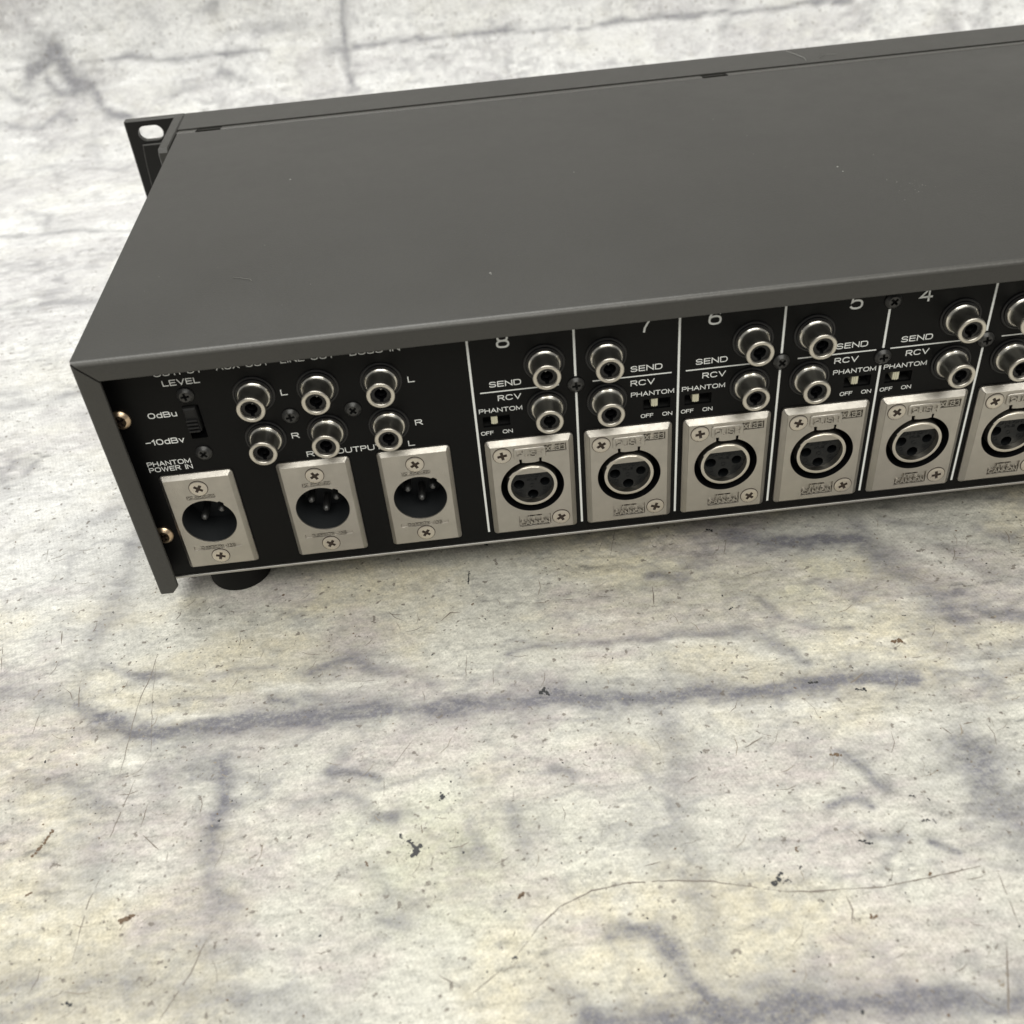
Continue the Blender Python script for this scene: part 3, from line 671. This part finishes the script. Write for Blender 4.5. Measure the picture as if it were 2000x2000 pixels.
# ---- top cover: bent sheet, rear lip mitred into the side lips
def arc(cx, cy, r, a0, a1, n=6): return [(cx + r * math.cos(math.radians(a0 + (a1 - a0) * i / n)), cy + r * math.sin(math.radians(a0 + (a1 - a0) * i / n))) for i in range(n + 1)]
def cover():
    mb = MB(); T = 1.1; R = 1.7
    prof = [(D, H - T), (D, H)] + [(YR + R, H)] + arc(YR + R, H - R, R, 90, 180, 7)[1:] + [(YR, 80.5), (YR + .2, 80.29), (YR + T, 80.29)] + \
           [(YR + T, H - R)] + arc(YR + R, H - R, R - T, 180, 90, 4)
    N = len(prof)
    def x0(p): return XL + 0.0 + max(0, H - p[1]) * (1 if p[0] < YR + R + .01 else 0) + (0.25 if p[0] < YR + 1.2 and p[1] < H - .5 else 0)
    def x1(p): return XR - (max(0, H - p[1]) if p[0] < YR + R + .01 else 0)
    xs = 24
    vs = []; fs = []
    for k in range(xs + 1):
        f = k / xs
        for p in prof:
            a, b = x0(p), x1(p); dz = 0.0
            vs.append((a + (b - a) * f, p[0], p[1] + dz))
    for k in range(xs):
        for i in range(N):
            j = (i + 1) % N; fs.append((k * N + i, k * N + j, (k + 1) * N + j, (k + 1) * N + i))
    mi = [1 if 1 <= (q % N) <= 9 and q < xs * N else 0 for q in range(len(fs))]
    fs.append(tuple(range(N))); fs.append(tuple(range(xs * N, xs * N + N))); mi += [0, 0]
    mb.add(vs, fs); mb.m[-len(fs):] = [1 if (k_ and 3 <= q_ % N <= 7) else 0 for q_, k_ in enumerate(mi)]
    def side(sgn):
        X0 = XL if sgn > 0 else XR; R2 = .8; T2 = 1.1
        pr = [(0 + .05, D), (0.05, YR + R2)] + [(R2 - R2 * math.cos(math.radians(a)) + .05, YR + R2 - R2 * math.sin(math.radians(a))) for a in (22, 45, 68, 90)] + \
             [(6.3, YR), (6.48, YR + .18), (6.48, YR + T2), (T2 + .05, YR + T2), (T2 + .05, D)]
        ztop = lambda p: H - T - .06 if p[1] > YR + 1.9 else H - .6 - p[0] * 1.0
        zbot = lambda p: -.6 + (2.4 if p[0] > 6 else (0 if p[0] > 4 else 0)) if p[1] < YR + 1.9 else -.6
        # the extra point where the clipped corner starts
        pr2 = []
        for p in pr:
            pr2.append(p)
            if p == (R2 + .05, YR) or (abs(p[1] - YR) < 1e-6 and p[0] < 2): pr2.append((4.3, YR))
            if p == (6.48, YR + T2): pr2.append((4.3, YR + T2))
        n = len(pr2); v2 = []; rows = 5
        for k in range(rows + 1):
            for p in pr2:
                zb, zt = zbot(p), ztop(p); v2.append((X0 + sgn * p[0], p[1], zb + (zt - zb) * k / rows))
        f2 = []
        for k in range(rows):
            for i in range(n):
                j = (i + 1) % n; f2.append((k * n + i, k * n + j, (k + 1) * n + j, (k + 1) * n + i))
        f2.append(tuple(range(n))); f2.append(tuple(range(rows * n, rows * n + n)))
        mb.add(v2, f2)
    side(1); side(-1)
    return mb
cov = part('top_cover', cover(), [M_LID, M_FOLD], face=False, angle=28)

# ---- bottom tray and front bezel
mb = MB(); mb.box(XL + 1.4, XR - 1.4, 1.0, D + 2, -1.1, -0.05, 0); 
part('bottom_plate', mb, [M_EDGE], face=False)
def bezel():
    mb = MB(); yb, yf = 178.2, 198.8; x0, x1 = -109.6, XR + .6
    prof = [(yb, 2), (yb, H - .05), (yf - .6, H), (yf, H - .6), (yf, -1), (yf - 4, -1), (yf - 4, 2)]
    n = len(prof); vs = [(x, y, z) for x in (x0, x1) for y, z in prof]
    fs = [(i, (i + 1) % n, n + (i + 1) % n, n + i) for i in range(n)] + [tuple(range(n)), tuple(range(n, 2 * n))]
    mb.add(vs, fs)
    cuts = [(-101.5, -91.2), (106.9, 117.4), (300.5, 310.8)]; spans = []; a = x0 + .4
    for c0, c1 in cuts: spans.append((a, c0)); a = c1
    spans.append((a, x1 - .4))
    for a, b in spans:                                   # the sloping rear lip with its notches
        P = [(D + .14, H - 1.8), (D + .14, H - .05), (D + .5, H + .3), (yb - .12, H - .6), (yb - .12, H - 1.8)]
        vs = [(x, y, z) for x in (a, b) for y, z in P]
        mb.add(vs, [(i, (i + 1) % 5, 5 + (i + 1) % 5, 5 + i) for i in range(5)] + [(0, 1, 2, 3, 4), (5, 6, 7, 8, 9)], 1)  # lip in the lighter enamel, its bright band put into the colour
    for c0, c1 in cuts: mb.box(c0 + .02, c1 - .02, yb - 1.0, yb - .3, H - 2.2, H - .85)
    return mb
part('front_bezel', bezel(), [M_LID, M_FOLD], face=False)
mb = MB(); mb.box(XL + 1.6, XR - 1.6, D - 2, 178, 60, 80)
part('inner_chassis', mb, [M_VOID], face=False)

# ---- rack ears (with slotted holes) and the brackets beside the cover
def ear(sgn):
    mb = MB(); e0, e1 = (-135.75, -109.7)
    def mir(L): return [(x if sgn > 0 else (XL + XR) - x, v) for x, v in L]
    def slot(c, hw, hh):
        return [(c[0] + sx * (hw - hh) + hh * math.cos(math.radians(a)), c[1] + hh * math.sin(math.radians(a))) for sx, rng_ in ((1, range(-90, 91, 15)), (-1, range(90, 271, 15))) for a in rng_]
    outer = rrect(e0, e1, -1, H, .8, 3); holes = [slot((-125.6, 80.9), 5.3, 3.2), slot((-125.6, 6.5), 5.3, 3.2)]
    O = mir(outer); Hs = [mir(h) for h in holes]
    mb.plate(O, [], -198.8, -195.9, .0) if False else None
    inn = inset(O, .5)
    mb.fill(inn, Hs, -195.8, 0); mb.wall(inn, -195.8, O, -196.3, 1); mb.wall(O, -196.3, O, -198.8, 1); mb.fill(O, Hs, -198.8, 1)
    for h in Hs: mb.wall(h, -195.8, h, -198.8, 1)
    # raised web next to the bracket, with a curved edge
    web = mir([(-130.4, 76.6), (-130.9, 72.6), (-131.4, 67.4), (-131.8, 58.9), (-132, 40), (-131, 24), (-129, 14), (-110.2, 14), (-110.2, 76.6)])
    wi = inset(web, .45); mb.wall(web, -195.85, web, -195.35, 0); mb.wall(web, -195.35, wi, -195.0, 1); mb.fill(wi, [], -195.0, 0)
    return mb
def bracket(sgn):
    mb = MB(); a, b = -114.4, -110.1
    if sgn < 0: a, b = (XL + XR) - b, (XL + XR) - a
    P = [(158.6, 6), (156.9, 8), (156.9, H - 1.6), (158.3, H - .1), (196, H - .1), (196, 6)]
    n = len(P)
    rings = [(a, .5), (a + .5, 0), (b - .5, 0), (b, .5)]
    vs = []
    for x, d in rings:
        for y, z in P: vs.append((x, y + (d if y < 190 else 0), z - (d if z > 40 else 0)))
    fs = [(k * n + i, k * n + (i + 1) % n, (k + 1) * n + (i + 1) % n, (k + 1) * n + i) for k in range(3) for i in range(n)] + [tuple(range(n)), tuple(range(3 * n, 4 * n))]
    mb.add(vs, fs); return mb
for sgn in (1, -1):
    e = part('rack_ear', ear(sgn), [M_EAR, M_LID])
    br = link('bracket', bracket(sgn).mesh('bracket', [M_LID]), e, (0, 0, 0)); br.rotation_euler = (-math.pi / 2, 0, 0)

# ---- feet
def foot():
    mb = MB(); mb.lathe([(10.2, -1.1), (10.5, -1.6), (10.6, -3), (10.6, -13.2), (10.3, -13.9), (9.8, -13.97), (4, -13.97), (0.01, -13.97)], 48)
    return mb.mesh('foot', [M_RUBBER])
fm = foot()
for x, y in ((-88.0, 15.0), (296, 15.0), (-86.3, 158), (296, 158)): link('foot', fm, mixer, (x, y, OFF))

# ---- rear panel: black plate with real openings
PITCH = 31.0
SEP = [PITCH * i for i in range(8)]
CH = [(8 - i, SEP[i]) for i in range(7)]              # channels 8 .. 2
MX = [-87.7, -51.6, -20.4]
holes = []
for n, s0 in CH:
    even = n % 2 == 0
    holes.append(circle(10.4, 40, (s0 + 15.5, 22.5)))
    u = s0 + (2.1 if even else 20.4); holes.append(rect(u, u + 8.3, 45.3, 49.1))
for x in MX: holes.append(circle(8.8, 36, (x, 22.3)))
holes.append(rect(-85.2, -80.4, 52.9, 64.7))
mb = MB(); outl = rect(XL + 1.3, XR - 1.3, 0, 85.4)
mb.fill(outl, holes, 0, 0); mb.wall(outl, 0, outl, -1.0, 1)
for h in holes: mb.wall(h, 0, h, -1.2, 0)
mb.fill(rect(XL + 1.3, XR - 1.3, 0, 85.4), [], -14, 2)
panel = part('rear_panel', mb, [M_PANEL, M_EDGE, M_VOID])
mb = MB()                                             # bare folded edge under the panel
P = [(-.25, 0.35), (-.45, .5), (-1.05, .5), (-1.15, .3), (-1.15, -3), (-.25, -3)]
n = len(P); vs = [(u, v, w) for u in (XL + 1.5, XR - 1.5) for v, w in P]
mb.add(vs, [(i, (i + 1) % n, n + (i + 1) % n, n + i) for i in range(n)] + [tuple(range(n)), tuple(range(n, 2 * n))])
part('panel_edge', mb, [M_EDGE])

# ---- printed lettering
def label(txt, u0, u1, v, h, t_=None):
    mb = MB(); add_text(mb, txt, 0, u1 - u0, 0, h, 0, 0, 0, t_)
    me = mb.mesh('lettering', [M_INK])
    link('lettering', me, panel, (u0, v, .03))
def rule(u0, u1, v0, v1):
    mb = MB(); mb.fill(rect(u0, u1, v0, v1), [], 0); link('printed_line', mb.mesh('printed_line', [M_INK]), panel, (0, 0, .03))
label('OUTPUT', -90.3, -76.2, 75.3, 2.0); label('LEVEL', -88.6, -77.8, 71.9, 1.95)
label('0dBu', -95.8, -87.3, 61.5, 1.95); label('-10dBv', -99.2, -87.6, 52.1, 2.05)
label('PHANTOM', -101.1, -87.8, 44.4, 1.75); label('POWER IN', -101.1, -87.8, 42.25, 1.75)
label('AUX OUT', -72.3, -57.0, 75.3, 2.0); label('LINE OUT', -53.8, -38.1, 75.3, 2.0); label('BUSS IN', -33.8, -19.3, 75.3, 2.0)
label('L', -55.9, -53.9, 64.6, 2.0); label('R', -55.9, -53.6, 49.1, 2.0); label('L', -18.5, -16.5, 64.3, 2.0); label('R', -18.4, -16.1, 48.95, 2.0)
label('R', -52.8, -50.5, 41.75, 2.0); label('OUTPUT', -43.6, -29.6, 41.65, 2.0); label('L', -21.5, -19.5, 41.6, 2.0)
for n, s0 in CH:
    even = n % 2 == 0
    cx = s0 + (10.3 if even else 20.8)
    label(str(n), cx - 1.95, cx + 1.95, 72.4, 4.6, .62)
    o = 0 if even else 11.4
    label('SEND', s0 + 5.1 + o, s0 + 14.7 + o, 59.4, 1.95); label('RCV', s0 + (7.3 if even else 16.5), s0 + (14.4 if even else 23.8), 54.4, 1.95)
    o = 0 if even else 15.4
    label('PHANTOM', s0 + 1.2 + o, s0 + 14.4 + o, 50.45, 1.6)
    o = 0 if even else 18.5
    label('OFF', s0 + 1.1 + o, s0 + 5.0 + o, 42.4, 1.4); label('ON', s0 + 7.8 + o, s0 + 10.9 + o, 42.4, 1.4)
    rule(s0 + (2.2 if even else 5.1), s0 + (25.9 if even else 28.9), 57.55, 57.95)
for i, x in enumerate(SEP):
    segs = [(3.6, 84)]
    if i in (1, 3, 5, 7): segs = [(3.6, 54.4), (60.2, 84)]
    if i == 4: segs = [(3.6, 52.0), (58.2, 71.2), (77, 84)]
    for a, b in segs: rule(x - .34, x + .34, a, b)

# ---- screws
def cross_screw(r, h, metal_, dome=.0, rot=0.0, arm=.55, thin=.17, name='screw', ring=True):
    mb = MB(); K = cross(r * arm, r * thin, rot=rot); n = 36
    if ring: mb.fill(circle(r + .22, n), [circle(r, n)], .015, 1)
    mb.wall(circle(r, n), 0, circle(r, n), h * .55, 0); mb.wall(circle(r, n), h * .55, circle(r - .25, n), h * .9, 0)
    c2 = circle(r * .72, n); mb.wall(circle(r - .25, n), h * .9, c2, h + dome * .7, 0)
    mb.fill(c2, [K], h + dome, 0) if dome == 0 else (mb.wall(c2, h + dome * .7, circle(r * .66, n), h + dome, 0), mb.fill(circle(r * .66, n), [K], h + dome, 0))
    mb.wall(K, h + dome, cross(r * arm * .8, r * thin * .8, rot=rot), .03, 1); mb.fill(cross(r * arm * .8, r * thin * .8, rot=rot), [], .03, 1)
    return mb.mesh(name, [metal_, M_RECESS if metal_ is not M_BLKSCREW else M_VOID])
SCR = [cross_screw(2.75, .35, M_SCREW, .0, a) for a in (.15, .5, .95, 1.25)]
PSCR = [cross_screw(2.5, .8, M_BLKSCREW, .45, a, .52, .15, 'panel_screw', False) for a in (.1, .75)]
for i, (u, v) in enumerate([(-54.7, 57.3), (-36.0, 57.3), (31, 57.3), (93.1, 57.4), (155.3, 57.3), (124.6, 74.0), (124.2, 55.2), (217, 57.3)]):
    link('panel_screw', PSCR[i % 2], panel, (u, v, 0))
BSC = cross_screw(3.2, 1.0, M_BRASS, .5, .5, .5, .16, 'brass_screw', False)
for v in (62.4, 17.7): link('brass_screw', BSC, panel, (-104.0, v, 0), label='brass coloured screw beside the side lip')

# ---- female sockets (flange with bevelled rim, hole with latch notches, recessed maker's plate)
def female_flange():
    mb = MB(); O = rrect(-13.75, 13.75, -18.6, 18.7, 1.3, 4); W = 2.3
    I1 = inset(O, .18); I2 = inset(O, 1.55)
    mb.wall(O, 0, O, .75, 0); mb.wall(O, .75, I1, .95, 0); mb.wall(I1, .95, I2, W, 0)
    hc = (0, .8); N = 180; hole = []
    for i in range(N):
        a = 2 * math.pi * i / N; x, y = math.cos(a), math.sin(a)
        r = 10.1
        if y > 0 and 2.5 < abs(x * 10.6) < 3.35: r = 11.6
        hole.append((hc[0] + r * x, hc[1] + r * y))
    p1 = rect(-5.3, 5.1, -15.6, -11.0); p2 = rect(4.6, 11.4, 13.5, 16.3)
    mb.fill(I2, [hole, p1, p2], W, 0)
    mb.wall(hole, W, hole, -11, 1)
    mb.fill(hole, [], -11, 1)
    for p in (p1, p2):
        mb.wall(p, W, inset(p, .2), W - .7, 0); mb.fill(inset(p, .2), [], W - .7, 0)
    for a, b, c, d, tx in ((-2.4, 2.3, -13.0, 1.45, 'ITT'), (-4.9, 4.7, -15.1, 1.75, 'CANNON'), (4.9, 11.0, 13.95, 1.85, 'XLB3')):
        add_text(mb, tx, a, b, c, d, W - .7, .75, 0, .30)
    return mb.mesh('xlr_input', [M_NICKEL, M_PLASTIC], 25)
def female_ring():
    mb = MB(); c = (0, .8)
    chord = 3.35; r = 6.95; a0 = math.asin(chord / r)
    Dh = [(c[0] + r * math.cos(t_), c[1] + r * math.sin(t_)) for t_ in [math.pi - a0 + (math.pi + 2 * a0) * i / 48 for i in range(49)]]
    mb.lathe([(8.0, -10), (8.0, 1.75), (7.9, 2.0), (7.65, 2.1), (6.95, 2.0), (6.92, -.8)], 64, c)
    top = [(c[0] + r * math.cos(t_), c[1] + r * math.sin(t_)) for t_ in [a0 + (math.pi - 2 * a0) * i / 20 for i in range(21)]]
    mb.fill(top, [], .1, 1); mb.wall(top, .1, top, -.6, 1)
    # latch spring lying along the upper left of the rim
    mb.plate([(-7.4, 5.0), (-6.6, 4.6), (-4.8, 6.3), (-2.6, 7.3), (0, 7.75), (2.5, 7.4), (2.6, 8.0), (0, 8.4), (-3.2, 8.0), (-5.9, 6.7)], [], 1.4, 2.3, .12)
    return mb.mesh('shell', [M_SHELL, M_NICKEL], 30)
def female_insert():
    mb = MB(); c = (0, .8); chord = 3.3; r = 6.88; a0 = math.asin(chord / r)
    Do = [(c[0] + r * math.cos(t_), c[1] + r * math.sin(t_)) for t_ in [math.pi - a0 + (math.pi + 2 * a0) * i / 48 for i in range(49)]]
    pins = [(-4.2, .05), (4.2, .3), (.1, -4.35)]
    hs = [circle(1.75, 24, p) for p in pins]; hs[1] = circle(1.6, 24, pins[1])
    mb.fill(Do, hs, -.25, 0)
    for h in hs: mb.wall(h, -.25, h, -6, 0)
    mb.fill(Do, [], -6, 1)
    for i, p in enumerate(pins):                        # small bright lips of the contacts
        mb.add([(p[0] + q * math.cos(math.radians(a)), p[1] - .15 + q * math.sin(math.radians(a)), w) for a in range(-115, -60, 14) for q, w in ((1.75, -.6), (1.6, -.8))],
               [(2 * k, 2 * k + 2, 2 * k + 3, 2 * k + 1) for k in range(3)], 2)
    add_text(mb, 'CANNON', -4.3, 3.6, 2.35, .95, -.25, .15, 0, .13); add_text(mb, 'XLB', -1.6, 1.8, 1.05, .85, -.25, .15, 0, .13)
    for x, y in ((-3.8, -3.0), (3.9, -2.7), (0, -.9)): mb.lathe([(.75, -.25), (.75, -.12), (.55, -.12), (.55, -.25)], 20, (x, y))
    return mb.mesh('pin_insert', [M_INSERT, M_VOID, M_PIN], 30)
def push_tab():
    mb = MB(); W = 2.3
    L = [(-5.15, 12.4), (-4.5, 11.9), (-2.75, 11.9), (-2.75, 10.6), (-1.2, 10.35), (1.2, 10.35), (2.75, 10.6), (2.75, 11.9), (4.3, 11.9), (4.95, 12.4), (4.95, 15.6), (4.3, 16.1), (-4.5, 16.1), (-5.15, 15.6)]
    mb.plate(L, [], W - .9, W + .5, .18)
    add_text(mb, 'PUSH', -4.1, 4.0, 12.95, 2.25, W + .4, .6, 0, .36)
    return mb.mesh('push_tab', [M_NICKEL], 30)
proto = part('xlr_input', female_flange(), None, loc=(15.5, 0, 21.7))
link('shell', female_ring(), proto); link('pin_insert', female_insert(), proto); link('push_tab', push_tab(), proto)
for k, (u, v) in enumerate(((-8.7, 13.9), (8.5, -13.0))): link('screw', SCR[k], proto, (u, v, 2.3))
for i, (n, s0) in enumerate(CH[1:]):
    c = copy_tree(proto, mixer); c.location = ((s0 + 15.5) * S, 0, (21.7 + OFF) * S)
    for k, q in enumerate([q for q in c.children if q.name.startswith('screw')]): q.data = SCR[(i * 3 + 2 * k + 1) % 4]

# ---- male sockets
def male_flange():
    mb = MB(); O = rrect(-11.35, 11.35, -18.85, 18.75, 1.2, 4); W = 1.9
    I1 = inset(O, .15); I2 = inset(O, 1.25)
    mb.wall(O, 0, O, .6, 0); mb.wall(O, .6, I1, .8, 0); mb.wall(I1, .8, I2, W, 0)
    c = (0, .35); N = 120; hole = []
    for i in range(N):
        a = 2 * math.pi * i / N; r = 8.5
        if abs(a - math.radians(52)) < .11: r = 9.1
        hole.append((c[0] + r * math.cos(a), c[1] + r * math.sin(a)))
    p1 = rect(-4.6, 4.4, 9.55, 11.1); p2 = rect(-7.7, 7.7, -11.0, -9.4)
    mb.fill(I2, [hole, p1, p2], W, 0)
    inn = [(c[0] + (x - c[0]) * .985, c[1] + (y - c[1]) * .985) for x, y in hole]
    mb.wall(hole, W, inn, W - .35, 0); mb.wall(inn, W - .35, inn, -11, 1); mb.fill(inn, [], -11, 1)
    for p in (p1, p2): mb.wall(p, W, inset(p, .15), W - .4, 0); mb.fill(inset(p, .15), [], W - .4, 0)
    add_text(mb, 'XLR-3-32', -4.2, 4.0, 9.75, 1.15, W - .4, .42, 0, .18); add_text(mb, 'CANNON JAE', -5.6, 5.6, -10.75, 1.1, W - .4, .42, 0, .18)
    return mb.mesh('xlr_output', [M_NICKEL, M_CUP], 25)
def pin():
    mb = MB(); mb.lathe([(1.15, -11), (1.15, -4.2), (1.0, -3.6), (.6, -3.2), (.01, -3.1)], 20); return mb.mesh('pin', [M_PIN])
PIN = pin()
mproto = part('xlr_output', male_flange(), None, loc=(MX[1], 0, 22.0))
for u, v in ((-4.1, .15), (4.1, .25), (0, -3.9)): link('pin', PIN, mproto, (u, v, 0))
for k, (u, v) in enumerate(((0, 13.8), (0, -13.95))): link('screw', SCR[k + 1], mproto, (u, v, 1.9))
c = copy_tree(mproto, mixer); c.location = (MX[2] * S, 0, (22.0 + OFF) * S)
pw = link('power_input', mproto.data, mixer, (MX[0], 0, 22.0 + OFF), FACE)
for u, v in ((-3.0, -2.0), (3.2, .6)): link('pin', PIN, pw, (u, v, 0))
for k, (u, v) in enumerate(((0, 13.8), (0, -13.95))): link('screw', SCR[k + 2], pw, (u, v, 1.9))

# ---- phono jacks
def jack_bush():
    mb = MB(); mb.lathe([(6.2, 0), (6.15, .35), (5.9, .5), (5.6, .5), (5.5, .2), (5.35, .2), (5.3, .7), (5.1, .8), (4.7, .8), (4.7, 0)], 48); return mb.mesh('phono_jack', [M_PLASTIC])
def jack_barrel():
    mb = MB()
    mb.lathe([(4.88, .2), (4.9, 1.2), (4.75, 1.55), (4.45, 1.7)], 48, mi=0)
    mb.lathe([(4.45, 1.7), (4.2, 1.9), (4.02, 2.5), (3.98, 3.4), (3.98, 7.3)], 48, mi=1)
    mb.lathe([(3.98, 7.3), (4.08, 7.6), (4.16, 7.95), (4.14, 8.3), (4.02, 8.55), (3.8, 8.68), (3.2, 8.66), (3.0, 8.5), (2.92, 8.2), (2.92, 6.5)], 48, mi=2)
    return mb.mesh('barrel', [M_BRIGHT, M_BARREL, M_SHELL], 50)
def jack_core():
    mb = MB(); key = []
    for i in range(36):
        a = 2 * math.pi * i / 36 - math.pi / 2; r = 1.85
        key.append((r * math.cos(a), r * math.sin(a)))
    key = [p for p in key if not (abs(p[0]) < .5 and p[1] < 0)]
    i0 = next(i for i, p in enumerate(key) if p[0] > 0 and p[1] < 0 and abs(p[0]) < .9)
    key = key[i0:] + key[:i0]; key = key + [(-.48, -2.6), (.48, -2.6)]
    mb.fill(circle(2.94, 40), [key], 7.6, 0); mb.wall(key, 7.6, key, 1.5, 0); mb.fill(key, [], 1.5, 1)
    mb.lathe([(1.5, 1.6), (1.5, 6.2), (1.3, 6.35), (1.2, 6.2), (1.2, 2)], 20, mi=2)
    mb.lathe([(.5, 1.6), (.5, 4.6), (.35, 4.9), (.01, 5.0)], 14, mi=3)
    return mb.mesh('core', [M_PLASTIC, M_VOID, M_PLASTIC, M_BRIGHT], 40)
jp = part('phono_jack', jack_bush(), None, loc=(-63.6, 0, 66.0))
link('barrel', jack_barrel(), jp); link('core', jack_core(), jp)
spots = [(x, v) for x in (-63.6, -44.9, -26.25) for v in (66.0, 50.4)] + [(s0 + (21.9 if n % 2 == 0 else 9.25), v) for n, s0 in CH for v in (66.0, 50.4)]
rj = random.Random(3)
for u, v in spots[1:]:
    c = copy_tree(jp, mixer); c.location = (u * S, 0, (v + OFF) * S)
    c.rotation_euler = (math.pi / 2 + rj.uniform(-.008, .008), 0, rj.uniform(-.008, .008))

# ---- slide switches
def sw_body():
    mb = MB(); mb.wall(rect(.05, 8.25, .05, 3.75), -.9, rect(.05, 8.25, .05, 3.75), -4.2); mb.fill(rect(.05, 8.25, .05, 3.75), [], -4.2); return mb.mesh('phantom_switch', [M_VOID])
def sw_lever():
    mb = MB(); mb.box(2.5, 4.5, .75, 3.6, -4.2, -.35, 0, .12); 
    for x in (3.05, 3.65): mb.box(x, x + .35, .8, 3.5, -.36, -.18)
    return mb.mesh('lever', [M_IVORY])
swb, swl = sw_body(), sw_lever()
for n, s0 in CH:
    u = s0 + (2.1 if n % 2 == 0 else 20.4)
    sw = link('phantom_switch', swb, mixer, (u, 0, 45.3 + OFF), FACE); link('lever', swl, sw)
def lvl_body():
    mb = MB(); R_ = rect(-85.15, -80.45, 52.95, 64.65)
    mb.wall(R_, -1, R_, -5); mb.fill(R_, [], -5)
    return mb.mesh('level_switch', [M_PLASTIC])
ls = link('level_switch', lvl_body(), mixer, (0, 0, OFF), FACE)
mb = MB(); mb.box(-85.0, -81.3, 56.0, 64.3, -4.5, 1.4, 0, .5)
for k in range(4): mb.box(-84.8, -81.5, 56.4 + k * 1.25, 56.95 + k * 1.25, 1.3, 2.2, 0, .12)
link('lever', mb.mesh('lever', [M_VOID]), ls)
for k, v in enumerate((68.3, 47.6)): link('screw', PSCR[k], ls, (-83.1, v, 0))

# ---- dust and lint on the cover
r = random.Random(21); mb = MB()
def crumb(x, y, rad):
    n = 6; z = H + .02; pts = [(x + rad * r.uniform(.6, 1.2) * math.cos(2 * math.pi * i / n), y + rad * r.uniform(.6, 1.2) * math.sin(2 * math.pi * i / n), z) for i in range(n)]
    mb.add(pts + [(x, y, z + rad * .8)], [(i, (i + 1) % n, n) for i in range(n)])
def fibre(pts, w=.10):
    vs = []; 
    for x, y, z in pts: vs += [(x - w, y, z), (x + w, y + w, z), (x, y, z + 1.6 * w)]
    fs = [(3 * k + i, 3 * k + (i + 1) % 3, 3 * k + 3 + (i + 1) % 3, 3 * k + 3 + i) for k in range(len(pts) - 1) for i in range(3)]
    mb.add(vs, fs)
for x, y, q in ((-57.5, 110, .45), (9.2, 19.3, .4), (129.1, 69.1, .45), (129.6, 65, .3), (43, 88.7, .3), (9.4, 18.5, .25)): crumb(x, y, q)
for i in range(70): crumb(r.uniform(-105, 230), r.uniform(-5, 170), abs(r.gauss(0, .07)) + .05)
for i in range(26): crumb(140 + r.gauss(5, 4.5), 43 + r.gauss(3, 4), abs(r.gauss(0, .08)) + .06)
fibre([(-69, 34.6, H + .1), (-67, 34.0, H + .2), (-65, 32.6, H + .2), (-63.5, 32.2, H + .2), (-62.8, 31.0, H + .1)], .09)
fibre([(148, 196, H + .1), (150.5, 190, H + .2), (152.5, 184, H + .2), (152.0, 180, H + .15)], .12); fibre([(158, 182, H + .1), (162, 186, H + .2), (166, 185, H + .2)], .1)
link('dust', mb.mesh('dust', [material('pale_lint', (0.26, 0.26, 0.245), .8)]), None, kind='stuff', label='pale dust specks and lint fibres on top of the grey cover', category='dust')
